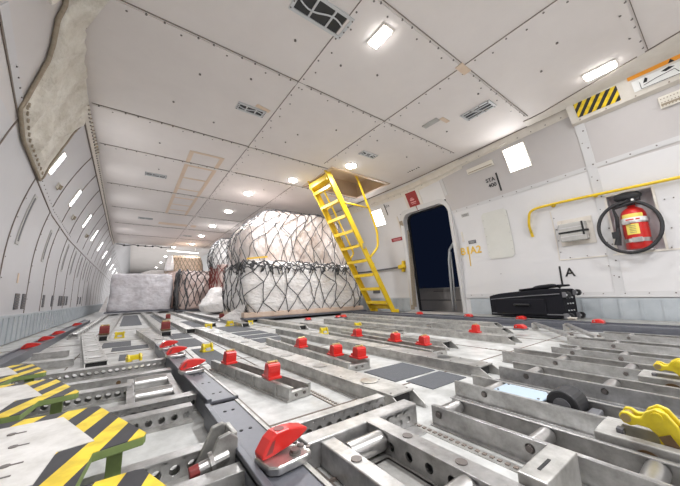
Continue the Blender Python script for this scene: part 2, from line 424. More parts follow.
# left wall: frames, seams, cornice
b, d, s_ = MB(), MB(), MB()
fr = [2.95, 3.88, 4.80, 5.50, 6.25, 7.1, 7.95, 8.8, 9.65, 10.5, 11.35, 12.2] + [13+.85*i for i in range(20)]
for y in fr:
    strip_pts(-1, zline(y, .29, 2.33, 12), .012, s_, .002)
    strip_pts(-1, zline(y+.05, .29, 1.5, 8), .075, b, .001); dots(-1, zline(y+.03, .35, 1.5), .17, d, .006, .008) if y < 9 else None
sl = [(2.0,1.92), (2.41,1.86), (2.8,1.80), (3.4,1.70), (3.94,1.625), (4.9,1.50), (6.4,1.43), (9,1.42), (14,1.42), (30,1.42)]
strip_pts(-1, [(y,z-.02) for y,z in sl], .010, s_, .003); strip_pts(-1, [(y,z+.015) for y,z in sl], .06, b, .004)
dots(-1, [(y,z+.03) for y,z in sl[1:7]], .10, d, .006, .012)
ce = [(2.4,2.35), (3.4,2.35), (5,2.35), (8,2.35), (10.4,2.35), (12.5,2.35)]
b2 = MB(); strip_pts(-1, ce, .085, b2, .006); strip_pts(-1, [(y,2.302) for y,_ in ce], .012, s_, .008); dots(-1, ce, .085, d, .009, .022)
struct('trim_14', b, 'walll'); struct('trim_23', b2, 'trimw'); struct('trim_15', s_, 'seam'); struct('trim_16', d, 'screw')
# floor: dark anti-slip panels, seams, slotted tracks
b = MB()
for x0, x1, y0, y1 in ((1.0,1.29,.97,1.19), (1.04,1.29,.80,.945), (1.21,1.36,.05,.70), (-.17,.04,3.25,3.62), (-.09,.16,2.98,3.2), (-.03,.02,2.5,2.75),
        (-.1,.19,5.7,9.4), (.42,.56,1.9,2.6), (.37,.56,2.75,3.3), (.37,.56,3.4,3.9), (.95,1.25,2.5,2.75), (.95,1.27,2.82,3.05), (.95,1.27,3.12,3.4), (.95,1.27,3.5,4.2), (.4,.52,4.4,8.8), (.66,.9,4.4,5.8), (1.0,1.25,5.2,8)):
    b.box(((x0+x1)/2, (y0+y1)/2, .0015), (x1-x0, y1-y0, .003))
struct('trim_17', b, 'anti')
b = MB()
for x in (.38, .63, 1.47, 2.0, -.28, 2.62, 3.15): b.box((x, 2.2, .0012), (.006, 6.5, .003))
for y in (.92, 1.98, 2.88, 3.7, 5., 6.4): b.box((1.6, y, .0012), (5, .006, .003))
for k in range(34): b.box((.735, .05+.018*k, .0018), (.010, .009, .004)); b.box((.645, .92+.018*k, .0018), (.010, .009, .004))
for k in range(30): b.box((2.0, .2+.03*k, .0018), (.012, .014, .004))
for cx, y0, y1 in ((.49,.26,.56), (.375,.2,.58)):
    for dx in (-.045,.045): b.box((cx+dx,(y0+y1)/2,.003),(.006,y1-y0,.006))
    for yy in (y0,y1): b.box((cx,yy,.003),(.096,.006,.006))
struct('trim_18', b, 'seam')
b = MB()
for x in (.735, .645): b.box((x, .6, .0008), (.03, 1.3, .0016))
struct('trim_19', b, 'alu2')

# ------------------------------------------------------------------ doorway
def rrect(y0, y1, z0, z1, r, n=6, rb=None):
    rb = r if rb is None else rb
    pts = []
    for cy, cz, a0, rr in ((y1-r, z1-r, 0, r), (y0+r, z1-r, PI/2, r), (y0+rb, z0+rb, PI, rb), (y1-rb, z0+rb, 1.5*PI, rb)):
        for k in range(n+1):
            a = a0 + k*PI/2/n; pts.append((cy+rr*math.cos(a), cz+rr*math.sin(a)))
    return pts
def ring_frame(inner, outer, off_in, off_out, b, side=1):
    n = len(inner)
    A = [b.bm.verts.new(wpt(side, y, z, off_in)) for y,z in inner]; B = [b.bm.verts.new(wpt(side, y, z, off_in)) for y,z in outer]
    A2 = [b.bm.verts.new(wpt(side, y, z, off_out)) for y,z in inner]; B2 = [b.bm.verts.new(wpt(side, y, z, off_out)) for y,z in outer]
    for i in range(n):
        j = (i+1) % n
        b.bm.faces.new((A[i],A[j],B[j],B[i])); b.bm.faces.new((A2[i],A2[j],B2[j],B2[i]))
        b.bm.faces.new((A[i],A[j],A2[j],A2[i])); b.bm.faces.new((B[i],B[j],B2[j],B2[i]))
inn = rrect(2.68, 3.69, .02, 1.90, .17, rb=.05); out = rrect(2.62, 3.77, -.02, 1.97, .20, rb=.06)
b = MB(); ring_frame(inn, out, .012, -.10, b); door = struct('door_1', b, 'wall')
inn2 = rrect(2.67, 3.67, .01, 1.89, .17, rb=.05)
b = MB(); ring_frame(inn2, rrect(2.64, 3.75, -.02, 1.95, .20, rb=.06), -.10, -.16, b); struct('door_seal', b, 'black', door)
b = MB()                                            # dirty vertical latch strip on the far jamb
b.box((4.44, 3.685, .86), (.11, .012, 1.5)); 
for k in range(16): b.box((4.415, 3.676, .2+.09*k), (.03, .01, .045))
o = struct('door_strip', b, 'canvasd', door); 
b = MB(); 
for k in range(9): b.bar(wpt(1, 3.79, .12+.19*k, .008), wpt(1, 3.79, .22+.19*k, .008), .045, .01, up=(-1,0,0))
struct('door_seal_clip', b, 'trimw', door)
# sill
b = MB(); strip_pts(1, zline(3.745, .06, 1.80, 12), .085, b, .018); struct('door_jamb_strip', b, 'canvasd', door); b = MB(); strip_pts(1, zline(3.80, .04, 1.9, 12), .03, b, .016); struct('door_jamb_edge', b, 'trimw', door)
b = MB(); b.box((4.42, 3.18, .012), (.30, 1.06, .03)); struct('door_sill', b, 'stair', door)
# night-time air stairs standing outside the doorway
t = thing('boarding_stairs', 'brown grey boarding stair platform outside the open doorway at night', 'stairs', (5.3, 3.2, -.05))
b = MB(); b.box((0,0,-.03), (1.5,1.9,.06)); b.build('platform', 'stair', t)
b = MB(); b.box((.5,1.0,.25), (.04,1.55,.50)); b.box((.47,1.0,.50), (.07,1.55,.035)); b.build('side_panel', 'stair', t)
b = MB(); b.box((.44,-.08,.28), (.04,.55,.58)); b.build('side_panel', 'stair', t)
b = MB(); b.box((.475,1.0,.24), (.01,1.5,.012)); b.build('panel_groove', 'hole', t); b = MB(); b.box((.475,.75,.44),(.012,.5,.008)); b.build('panel_groove', 'hole', t)
b = MB(); b.tube([(-.25,.06,0), (-.25,.06,.55), (-.25,.05,1.05), (-.23,.03,1.25), (-.17,-.05,1.40), (-.05,-.25,1.52)], .026, 8); b.build('handrail', 'vent', t, smooth=True)
b = MB(); b.tube([(-.25,.0,0), (-.25,.0,1.2)], .014, 8); b.build('handrail', 'vent', t, smooth=True)

# wall recess behind the fire bottle
b = MB(); y0, y1, z0, z1 = REC
def rp(y, z, dep): return wpt(1, y, z, -dep)
dep = .11
P = [(y0,z0),(y1,z0),(y1,z1),(y0,z1)]
F = [b.bm.verts.new(rp(y,z,0)) for y,z in P]; Bk = [b.bm.verts.new(Vector((XC+hw(.5)-g(1.1)+dep, y, z))) for y,z in P]
for i in range(4): j = (i+1)%4; b.bm.faces.new((F[i],F[j],Bk[j],Bk[i]))
b.bm.faces.new(Bk[::-1]); struct('trim_20', b, 'recess')
b = MB(); o2 = rrect(y0-.02,y1+.02,z0-.02,z1+.02,.02,2); i2 = rrect(y0,y1,z0,z1,.005,2); ring_frame(i2,o2,.005,-.005,b); struct('trim_21', b, 'trimw')

# wall lettering (paint on the wall itself)
mk = MB(); strip_pts(1, [(1.76,2.04),(1.76,1.91),(1.76,1.79)], .018, mk, .006); strip_pts(1, [(1.265,.66),(1.265,.43)], .018, mk, .003); strip_pts(1,[(4.02,2.20),(4.02,2.08),(4.02,1.98)],.014,mk,.006)
st = struct('trim_22', mk, 'ink')
def wtext(s, y, z, size, m, align='LEFT', side=1, rot=0.):
    o = text(s, size, m, None, wframe(side, y, z, .006) @ Matrix.Rotation(rot, 4, 'Z'), 'wall_lettering', align); o['kind'] = 'structure'; o.parent = st; return o
wtext('STA', 1.795, 1.955, .078, 'ink', 'RIGHT'); wtext('400', 1.795, 1.88, .078, 'ink', 'RIGHT')
wtext('A', 1.215, .53, .145, 'ink'); wtext('B1', 2.615, .975, .165, 'inky'); wtext('A2', 2.44, .975, .165, 'inky')
wtext('STA', 4.00, 2.13, .06, 'inkg')
mk = MB(); strip_pts(1, [(2.465,1.10),(2.465,.95),(2.465,.78)], .011, mk, .006); struct('wall_marking', mk, 'inky', st)

# ------------------------------------------------------------------ lamps
def area(loc, size, power, target=None, sy=None, spread=None, col=(.975,.98,1.)):
    L = bpy.data.lights.new('lamp_light', 'AREA'); L.energy = power; L.size = size; L.color = col
    if sy: L.shape = 'RECTANGLE'; L.size_y = sy
    if spread: L.spread = spread
    o = bpy.data.objects.new('lamp_light', L); C.objects.link(o); o.location = loc
    d = Vector(target or (0,0,-1)); o.rotation_euler = d.to_track_quat('-Z', 'Y').to_euler(); return o
def downlight(x, y, z, label, power, r=.075, rect=None, group='ceiling downlights'):
    t = thing('ceiling_downlight', label, 'light', (x,y,z), 0, group)
    b = MB()
    if rect: b.box((0,0,-.006), (rect[0]+.03, rect[1]+.03, .012)); b.build('rim', 'trimw', t); b = MB(); b.box((0,0,-.016), (rect[0], rect[1], .026)); b.build('lens', 'lamp', t)
    else:
        b.cyl((0,0,-.010), (0,0,0), r+.018, 24); b.build('rim', 'trimw', t); b = MB(); b.cyl((0,0,-.028), (0,0,-.006), r, 24, r2=r); b.build('lens', 'lamp', t)
    o = area((x,y,z-.034), .13, power); o.rotation_euler = (0,0,0)
    if rect: o.data.shape = 'RECTANGLE'; o.data.size, o.data.size_y = rect
    else: o.data.shape = 'DISK'
PW = 16.
downlight(1.435, 1.34, ZC, 'rectangular ceiling downlight nearest, glaring between two bolted ceiling seams', PW*1.3, rect=(.075,.17))
downlight(2.66, 3.27, ZC, 'round ceiling downlight beside the near edge of the yellow ladder hatch', PW)
downlight(2.15, 4.27, ZC, 'round ceiling downlight between the ladder hatch and the long downlight row', PW)
for y, l in ((5.33,'first'), (6.75,'second'), (8.4,'third'), (9.96,'fourth'), (11.64,'fifth and last')):
    downlight(1.71, y, ZC, 'round downlight, %s in the straight row running aft from the ladder hatch' % l, PW)
downlight(3.40, .43, ZC, 'blazing ceiling lamp above the hazard striped overhead box on the white wall', PW*.22, rect=(.09,.21))
for y, l in ((16.5,'first'), (20.5,'second'), (24.,'third'), (28.,'fourth')):
    downlight(1.57, y, ZH, 'tiny downlight in the far raised ceiling beyond the wrapped pallets, %s of that row' % l, PW*4)
for x, l in ((.55,'toward the curved wall'), (1.435,'in line with the nearest rectangular one'), (2.6,'toward the white wall')):  # unseen fill lamps, added to brighten the near floor and ceiling
    downlight(x, -.75, ZC, 'added fill downlight, unseen overhead behind the viewer, '+l, PW*1.35, rect=(.075,.17))
def wall_lamp(side, y, z, w, h, label, power, group):
    T = wframe(side, y, z, .004)
    t = thing('wall_light', label, 'light', group=group, mtx=T)
    b = MB(); b.box((0,0,.004), (w+.03, h+.03, .012)); b.build('rim', 'trimw', t)
    b = MB(); b.box((0,0,.008), (w, h, .014)); b.build('lens', 'lampw', t)
    p = T @ Vector((0,0,.04)); n = (T.to_3x3() @ Vector((0,0,1)))
    if power:
        o = area(p, w, power, n, sy=h, col=(.985,.985,1.)); M_ = T @ Matrix.Rotation(PI, 4, 'Y'); M_.translation = T @ Vector((0,0,.024)); o.matrix_basis = M_
lab = ['with the torn canvas liner just above it', 'second along from the canvas liner', 'third along from the canvas liner', 'fourth along from the canvas liner', 'fifth along from the canvas liner', 'sixth along, above the bluish wrapped pallet']
for y, l in zip((4.08, 5.40, 6.9, 8.4, 10.1, 11.9), lab):
    wall_lamp(-1, y, 1.875, .085, .25, 'white light strip high on the curved wall, '+l, 4., 'curved wall light strips')
for i, y in enumerate((14.,16.2,18.4,20.8)):
    wall_lamp(-1, y, 1.875, .14, .27, 'far light strip on the curved wall beyond the wrapped pallet, %s' % ('nearest','next','third','last')[i], 5., 'curved wall light strips')
wall_lamp(1, 1.445, 2.125, .25, .31, 'glaring square wall light beside the station marking', 3.5, 'square wall lights')
wall_lamp(1, 4.30, 1.99, .30, .33, 'glaring square wall light between the ladder and the doorway', 3.5, 'square wall lights')

# white tube lamp at the end of the low ceiling
t = thing('ceiling_tube_light', 'bright horizontal tube light under the far end of the low ceiling', 'light', (1.55, 12.62, 2.2))
b = MB(); b.box((0,.05,.075), (1.15,.04,.03)); b.build('housing', 'grey', t)
for x in (-.45,.45):
    b = MB(); b.box((x,.03,.145),(.03,.03,.11)); b.build('hanger','trimw',t)
b = MB(); b.cyl((-.55,0,.03), (.55,0,-.01), .020, 10); b.build('tube', 'lampt', t, smooth=True)
b = MB(); pts = []
for i in range(40):
    x = -.55 + 1.75*i/39; pts.append((x, 12.52, 2.36-.035*abs(math.sin(x*5.3))-.01*math.sin(x*17)))
b.tube(pts, .014, 6)
for i in (5, 14, 19, 24, 30): b.ball(pts[i], .035)
tag(b.build('hanging_cable', 'ink', smooth=True), 'dark cable looped along the far edge of the low ceiling', 'cable')

# ------------------------------------------------------------------ ceiling vents
def vent(x, y, w, l, label, rz=0., bars=2):
    t = thing('ceiling_vent', label, 'vent', (x,y,ZC), rz, 'ceiling vents')
    b = MB()
    for sx in (-1,1): b.box((sx*(w/2-.012),0,-.006), (.024, l, .012))
    for sy in (-1,1): b.box((0,sy*(l/2-.012),-.006), (w-.048, .024, .012))
    for k in range(bars): b.box((-w/2+w*(k+1)/(bars+1),0,-.007), (.014, l-.04, .008))
    b.build('vent_frame', 'vent', t)
    b = MB(); b.box((0,0,-.002), (w-.04, l-.04, .004)); b.build('mesh_backing', 'ventd', t)
    b = MB()
    b.tube([(-w*.4+w*.8*i/10, .25*l*math.sin(i/10*2*PI)*.5, -.008) for i in range(11)], .006, 6); b.build('wire_spring', 'vent', t)
    b = MB()
    for sx in (-1,1):
        for k in range(4): b.cyl((sx*(w/2-.008), -l/2+.02+(l-.04)*k/3, -.016), (sx*(w/2-.008), -l/2+.02+(l-.04)*k/3, -.010), .006, 6)
    b.build('screw', 'screw', t)
vent(.90, 2.79, .30, .13, 'dark mesh ceiling vent with orange tape above its corner')
vent(.96, 1.44, .44, .20, 'large wire covered ceiling vent at the top edge of the photo')
vent(3.02, 1.40, .17, .34, 'dark ceiling vent beside the bolted seam over the white wall')
vent(2.66, 2.86, .28, .12, 'small dark ceiling vent just before the ladder hatch')
vent(.18, 5.28, .30, .14, 'dark ceiling vent between the tan tape outlines and the curved wall')
vent(.15, 8.38, .30, .16, 'narrow ceiling vent beyond the tan tape, toward the curved wall', bars=1)
vent(1.30, 10.2, .34, .2, 'far small ceiling vent beside the downlight row')
b = MB(); b.box((0,0,-.006), (.075,.20,.012)); 
for k in range(4): b.box((0,-.075+.05*k,-.013), (.055,.012,.004))
o = b.build('ceiling_grille', 'grey'); o.location = (2.77,1.85,ZC); tag(o, 'small plain dark grey slot grille in the ceiling near the white wall', 'grille')

# ------------------------------------------------------------------ overhead hatch and ladder
b = MB()
top = 2.72
for x in (HX0, HX1): b.box((x+(.01 if x > 3 else -.01), (HY0+HY1)/2, (ZC+top)/2), (.02, HY1-HY0+.04, top-ZC))
for y in (HY0, HY1): b.box(((HX0+HX1)/2, y+(.01 if y > 4 else -.01), (ZC+top)/2), (HX1-HX0, .02, top-ZC))
b.box(((HX0+HX1)/2, (HY0+HY1)/2, top), (HX1-HX0+.04, HY1-HY0+.04, .03)); 
hat = struct('ceiling_hatch', b, 'tanhatch')
b = MB()
for y in (HY0, HY1): b.box(((HX0+HX1)/2, y, ZC-.008), (HX1-HX0+.06, .05, .016))
for x in (HX0, HX1): b.box((x, (HY0+HY1)/2, ZC-.008), (.05, HY1-HY0, .016))
struct('hatch_rim', b, 'tape', hat)

t = thing('ladder', 'steep yellow metal ladder rising from the floor into the ceiling hatch', 'ladder', (3.86, 3.93, 0))
def lp(s, dy=0., px=0., pz=0.):                       # point along the incline, s=0 foot .. 1 top
    return Vector((-.02 - 1.36*s + px, dy, .02 + 2.34*s + pz))
inc = (lp(1)-lp(0)).normalized(); nrm = Vector((inc.z, 0, -inc.x))      # toward the wall, up
for dy in (-.28, .27):
    b = MB(); b.bar(lp(0,dy), lp(1.03,dy), .03, .095, up=nrm); b.bar(lp(0,dy+(.014 if dy<0 else -.014))+nrm*.045, lp(1.03,dy+(.014 if dy<0 else -.014))+nrm*.045, .05, .008, up=nrm)
    b.build('stringer', 'yel', t, bevel=.004)
for k in range(9):
    s = .095 + k*.104; p = lp(s)
    b = MB(); b.box((p.x, -.005, p.z), (.115, .53, .022)); b.box((p.x-.052, -.005, p.z-.02), (.012, .53, .05)); tr = b.build('tread', 'yel', t, bevel=.003)
    if k not in (1,5): 
        b = MB(); b.box((p.x-.052, -.03, p.z+.0125), (.03, .36, .004)); b.build('tread_grip', 'ink', tr) if k in (4,5,3) else b.bm.free()
p = lp(.055); b = MB(); b.cyl((p.x+.02,-.27,p.z), (p.x+.02,.27,p.z), .045, 16); b.build('crossbar', 'yel', t, smooth=True)
for dy in (-.28,.27):
    b = MB(); b.box((.0,dy,.05), (.12,.075,.10)); b.box((.0,dy,.012),(.16,.09,.024)); b.build('foot', 'yel', t, bevel=.005)
p = lp(.985); b = MB(); b.box((p.x+.01,-.005,p.z-.02), (.14,.53,.10)); b.build('top_step', 'yel', t, bevel=.004)
def rail(dy, tops):
    b = MB(); pts = tops
    b.tube(pts, .021, 10); return b
# near handrail: up from the stringer, round the bend, long slope into the hatch
def bend(pts, n=5, f=.3):
    pts = [Vector(p) for p in pts]; out = [pts[0]]
    for a, m, c in zip(pts, pts[1:], pts[2:]):
        p0 = m + (a-m)*f; p1 = m + (c-m)*f
        for k in range(n+1):
            t_ = k/n; out.append(p0*(1-t_)**2 + m*2*t_*(1-t_) + p1*t_*t_)
    return out + [pts[-1]]
hr = bend([lp(.415,-.30)+nrm*.03, lp(.44,-.30)+nrm*.30, lp(.545,-.30)+nrm*.46, lp(.98,-.30)+nrm*.56, lp(1.2,-.30)+nrm*.50])
b = MB(); b.tube(hr, .021, 10); b.tube([lp(.80,-.30)+nrm*.03, lp(.745,-.30)+nrm*.27, lp(.695,-.30)+nrm*.495], .016, 8); b.build('handrail', 'yel', t, smooth=True)
hr = bend([lp(.415,.30)+nrm*.03, lp(.44,.30)+nrm*.22, lp(.545,.30)+nrm*.22, lp(.98,.30)+nrm*.22, lp(1.1,.30)+nrm*.2])
b = MB(); b.tube(hr, .018, 10); b.tube([lp(.80,.30)+nrm*.03, lp(.81,.30)+nrm*.21], .014, 8); b.build('handrail', 'yel', t, smooth=True)
for s in (.50,.36):
    b = MB(); b.box(lp(s,-.302)+nrm*.01, (.05,.012,.09)); b.build('bracket_plate', 'rollerm' if s > .4 else 'yel', t)

# yellow-ended bar along the wall behind the ladder
t = thing('wall_bar', 'slim dark bar with yellow end block on the wall behind the ladder', 'bar', (0,0,0))
b = MB(); b.tube([wpt(1,5.55,.88,.06), wpt(1,4.9,.885,.05), wpt(1,3.95,.90,.05)], .016, 8); b.build('rod', 'inkg', t, smooth=True)
b = MB(); b.bar(wpt(1,3.97,.895,.05), wpt(1,3.80,.915,.05), .08, .13, up=(-1,0,0)); b.bar(wpt(1,3.90,.80,.04), wpt(1,3.86,1.02,.04), .05, .08, up=(-1,0,0)); b.build('end_block', 'yel', t, bevel=.01)
b = MB(); b.bar(wpt(1,5.6,.88,.06), wpt(1,5.3,.88,.06), .03, .03); b.build('sleeve', 'yel', t)
for y, z, w, h, n, lbl in ((4.75,.45,.22,.13,'wall_grille','dark grey wall grille low beside the ladder foot, toward the doorway'), (5.35,.42,.16,.15,'wall_grille','dark grey wall grille half hidden between ladder and netted pallet')):
    T = wframe(1,y,z,0); b = MB(); b.box((0,0,.005),(w,h,.012)); 
    for k in range(4): b.box((0,-h/2+h*(k+.5)/4,.012),(w-.03,.008,.006))
    o = b.build(n,'inkg'); o.matrix_basis = T; tag(o, lbl, 'grille')

# ------------------------------------------------------------------ things on the white wall
def on_wall(name, label, cat, y, z, side=1, off=0., group=None): return thing(name, label, cat, mtx=wframe(side,y,z,off), group=group)
t = on_wall('door_placard', 'dark red placard in a cream frame above the open doorway', 'sign', 3.30, 2.125)
b = MB(); b.box((0,0,.008), (.36,.40,.016)); b.build('frame', 'trimw', t, bevel=.006)
b = MB(); b.box((0,-.01,.018), (.24,.28,.012)); b.build('plate', 'placard', t, bevel=.004)
b = MB(); b.box((-.01,-.02,.025), (.09,.03,.003)); b.box((.0,-.07,.025), (.12,.02,.003)); b.box((0,-.10,.025), (.10,.012,.003)); b.box((-.01,.01,.025),(.05,.016,.003)); b.build('print', 'plactxt', t)
b = MB(); b.tube([(.02,-.14,.02), (.025,-.2,.025), (.03,-.26,.02)], .008, 6); b.build('lanyard', 'redd', t)
t = on_wall('wall_label', 'small red label plate between the ladder and the doorway', 'sign', 3.97, 1.475)
b = MB(); b.box((0,0,.003), (.30,.075,.006)); b.build('plate', 'placard', t); b = MB(); b.box((0,.005,.0065), (.22,.012,.002)); b.box((0,-.018,.0065), (.18,.008,.002)); b.build('print', 'plactxt', t)
for y, z, m, lbl in ((2.40,1.60,'grey','small grey label plate high beside the doorway'), (2.38,1.16,'inkg','small dark grey label plate above the yellow stencil beside the doorway')):
    t = on_wall('wall_label', lbl, 'sign', y, z); b = MB(); b.box((0,0,.003),(.13,.055,.006)); b.build('plate', m, t, bevel=.002); b = MB(); b.box((0,.008,.0065),(.10,.006,.002)); b.box((0,-.01,.0065),(.08,.006,.002)); b.build('print', 'vent' if m == 'inkg' else 'inkg', t)
t = on_wall('door_handle_slot', 'thin white pull handle on the wall beside the doorway', 'handle', 2.53, 1.27); b = MB(); b.box((0,0,.006),(.03,.17,.012)); b.box((0,0,.014),(.014,.13,.01)); b.build('grip','trimw',t,bevel=.003)
t = on_wall('access_panel', 'flat cream access panel with rounded corners beside the stencilled doorway marks', 'panel', 1.955, 1.20, off=.010)
t.matrix_basis = Matrix.Identity(4)
b = MB(); cy_, hwid = 1.955, .19; n = 18
for ly in (0., .008):
    rows = []
    for k in range(n+1):
        z = .85 + .70*k/n; d_ = min(z-.85, 1.55-z); w_ = hwid - (.04 - math.sqrt(max(0, .04**2-(.04-d_)**2)) if d_ < .04 else 0)
        rows.append([b.bm.verts.new(wpt(1, cy_+sy*w_, z, .006+ly)) for sy in (-1,1)])
    for A, B_ in zip(rows, rows[1:]): b.bm.faces.new((A[0],A[1],B_[1],B_[0]))
    if ly == 0.: r0 = rows
for k in range(n):
    for q in (0,1): b.bm.faces.new((r0[k][q], r0[k+1][q], rows[k+1][q], rows[k][q]))
b.build('cover', 'panel', t)
b = MB()
for sy in (-1,1): dots(1, zline(cy_+sy*.172, .90, 1.50, 6), .1, b, .005, .020)
b.build('screw', 'grey', t)
def louvre(y, z, w, h, label, name='louvre_strip', dots_=False):
    t = on_wall(name, label, 'vent', y, z)
    b = MB(); b.box((0,0,.012), (w,h,.024)); b.build('body', 'ivory', t, bevel=.004)
    b = MB(); b.box((0,-h*.2,.026), (w*.92,h*.16,.004)); 
    if dots_:
        for r_ in range(3):
            for k in range(9): b.cyl((-w*.42+w*.84*k/8, -h*.32+h*.3*r_, .022), (-w*.42+w*.84*k/8, -h*.32+h*.3*r_, .029), .005, 6)
    b.build('slot', 'canvasd', t)
louvre(1.945, 2.185, .40, .085, 'cream horizontal louvre strip above the station marking')
louvre(.05, 2.11, .20, .11, 'cream perforated outlet below the orange banded overhead box', 'perforated_outlet', True)

# overhead box with hazard decal and orange banded placard
bx = thing('overhead_box', 'cream overhead box with hazard decal and orange warning placard above the fire bottle', 'box')
y0, y1 = -1.1, .80
prof = [wpt(1,0,2.22,-.005), wpt(1,0,2.24,.05), Vector((3.66,0,2.385)), Vector((3.70,0,2.42))]
b = MB(); n = 6
for yy in (0,): pass
ring = []
for k in range(n+1):
    y = y0+(y1-y0)*k/n; dx = hw(y)-hw(0)
    ring.append([b.bm.verts.new((p.x+dx, y, p.z)) for p in [wpt(1,0,2.20,.004), wpt(1,0,2.215,.055), wpt(1,0,2.385,.105), wpt(1,0,2.392,.03)]])
for A, B_ in zip(ring, ring[1:]):
    for i in range(4): b.bm.faces.new((A[i],A[(i+1)%4],B_[(i+1)%4],B_[i]))
b.bm.faces.new(ring[0]); b.bm.faces.new(ring[-1][::-1]); b.build('body', 'trimw', bx)
def boxframe(y, f, off=.002):                       # frame on the box's slanting face, f 0 bottom .. 1 top
    dx = hw(y)-hw(0); lo = wpt(1,0,2.215,.055); hi = wpt(1,0,2.385,.105)
    v = (hi-lo).normalized(); u = Vector((-(.0625), -1, 0)).normalized(); w = u.cross(v).normalized()
    p = lo+(hi-lo)*f; p = Vector((p.x+dx, y, p.z)) + w*off
    T = Matrix(((*u,0),(*v,0),(*w,0),(0,0,0,1))).transposed(); T.translation = p; return T
b = MB(); b.box((0,0,0), (.35,.158,.002)); o = b.build('hazard_decal', 'hazardw', bx); o.matrix_basis = boxframe(.555,.52)
b = MB(); b.box((0,0,0), (1.0,.042,.002)); o = b.build('orange_band', 'orange', bx); o.matrix_basis = boxframe(-.20,.84); o['label'] = 'orange warning band'
b = MB(); b.box((0,0,0), (.98,.105,.002)); o = b.build('placard', 'white', bx); o.matrix_basis = boxframe(-.21,.42); o['label'] = 'white instruction placard with diagram and fine print'
b = MB()
b.bar((-.44,-.045,.003), (-.44,.02,.003), .003, .002); b.tube([(-.42,-.02,.003),(-.33,.0,.003),(-.22,.012,.003),(-.2,-.03,.003)], .0025, 5); b.bar((-.44,-.045,.003), (-.2,-.05,.003), .003, .002)
b.prism([(-.42,.0),(-.40,.045),(-.385,.03),(-.395,.0)], .002, .004); b.prism([(-.30,.035),(-.25,.05),(-.215,.035),(-.27,.02)], .002, .004); b.bar((-.18,-.05,.003),(-.18,.05,.003),.003,.002)
for r_ in range(5):
    for k in range(14): b.box((-.15+.045*k, .035-.019*r_, .002), (.034-.008*((k*7+r_*3)%3), .0075, .0015))
o = b.build('print', 'ink', bx); o.matrix_basis = boxframe(-.21,.42)
b = MB(); b.prism([(-.02,-.015),(.02,-.015),(0,.018)], .0, .003); o = b.build('warning_triangle', 'ink', bx); o.matrix_basis = boxframe(.02,.84,.003)
b = MB()
for k in range(8):
    for f in (.06,.97):
        T = boxframe(.72-.22*k, f); b.cyl(T@Vector((0,0,-.002)), T@Vector((0,0,.006)), .006, 8)
b.build('screw', 'canvasd', bx)

# yellow grab rail
t = thing('grab_rail', 'long yellow grab rail curving down on the wall above the fire bottle', 'rail')
pts = bend([wpt(1,1.51,1.14,.02), wpt(1,1.51,1.24,.05), wpt(1,1.46,1.425,.06), wpt(1,1.15,1.435,.06), wpt(1,.3,1.405,.06), wpt(1,-.9,1.36,.06)], f=.35)
b = MB(); b.tube(pts, .016, 10); b.build('tube', 'yel', t, smooth=True)
for y in (1.2, .78, .05): 
    b = MB(); b.cyl(wpt(1,y,1.43,.0), wpt(1,y,1.425,.06), .012, 8); b.cyl(wpt(1,y,1.43,.0), wpt(1,y,1.43,.012), .028, 10); b.build('bracket', 'yel', t)
b = MB(); b.bar(wpt(1,1.51,1.16,.02), wpt(1,1.505,1.08,.008), .03, .012, up=(-1,0,0)); b.build('end_tab', 'yel', t)

# grey box with black strap
t = on_wall('equipment_box', 'grey moulded wall box held by a black strap beside the fire bottle', 'box', 1.03, 1.06, off=.008)
b = MB(); b.box((0,0,.004), (.34,.32,.008)); b.build('back_plate', 'trimw', t)
b = MB(); b.box((-.01,0,.05), (.26,.22,.10)); b.build('body', 'grey', t, bevel=.012)
b = MB(); b.box((-.01,.055,.101), (.24,.006,.004)); b.box((-.01,-.05,.101), (.24,.006,.004)); b.box((-.135,0,.06),(.012,.18,.07)); b.build('rib', 'recess', t)
b = MB(); b.box((-.01,.0,.055), (.27,.022,.104)); b.box((.10,.03,.105), (.018,.16,.006)); b.build('strap', 'ink', t)
for sx in (-1,1): 
    b = MB(); b.box((sx*.15,.12,.012),(.03,.05,.02)); b.build('clip','trimw',t)

# fire extinguisher (bottle in recess) -----------------------------------------
FY, FZ = .525, .765
fx = wpt(1, FY, 1.0).x - .005
t = thing('fire_extinguisher', 'red fire extinguisher with looped black hose in the grey wall recess', 'fire extinguisher', (fx, FY, FZ))
b = MB(); r = .10
b.lathe([(.085,0),(r,.015),(r,.36),(.096,.39),(.08,.425),(.05,.45),(.032,.46),(.03,.485)], 32); b.build('cylinder', 'red', t, smooth=True)
b = MB(); b.cyl((0,0,.475),(0,0,.53),.036,14); b.box((-.03,0,.545),(.06,.16,.055)); b.box((0,.02,.575),(.05,.19,.03)); b.ball((-.03,.01,.575),.075,(.75,1.5,.75),20); b.cyl((-.05,-.03,.52),(-.09,-.03,.52),.024,12); b.build('valve_head', 'black', t, bevel=.004)
b = MB(); b.cyl((-.092,-.03,.52),(-.095,-.03,.52),.012,12); b.build('gauge', 'white', t)
b = MB(); hy, hz, ry, rz_ = .035, .235, .235, .27
hp = []
for k in range(46):
    a = PI*.60 - 2*PI*1.0*k/45
    hp.append((-.105-.03*math.sin(k/45*PI)+ .0, hy+ry*math.cos(a), hz+rz_*math.sin(a)))
hp += [(-.09,.13,.46),(-.08,.115,.36),(-.085,.125,.22)]
hp = [(-.05,.02,.53),(-.09,-.0,.515)] + hp[4:]
b.tube(hp, .0165, 10); b.build('hose', 'black', t, smooth=True)
b = MB(); b.tube([(-.085,.125,.24),(-.085,.128,.16),(-.085,.15,.06)], [.018,.022,.03], 10); b.box((-.09,.145,.17),(.05,.06,.07)); b.build('nozzle', 'black', t, smooth=False)
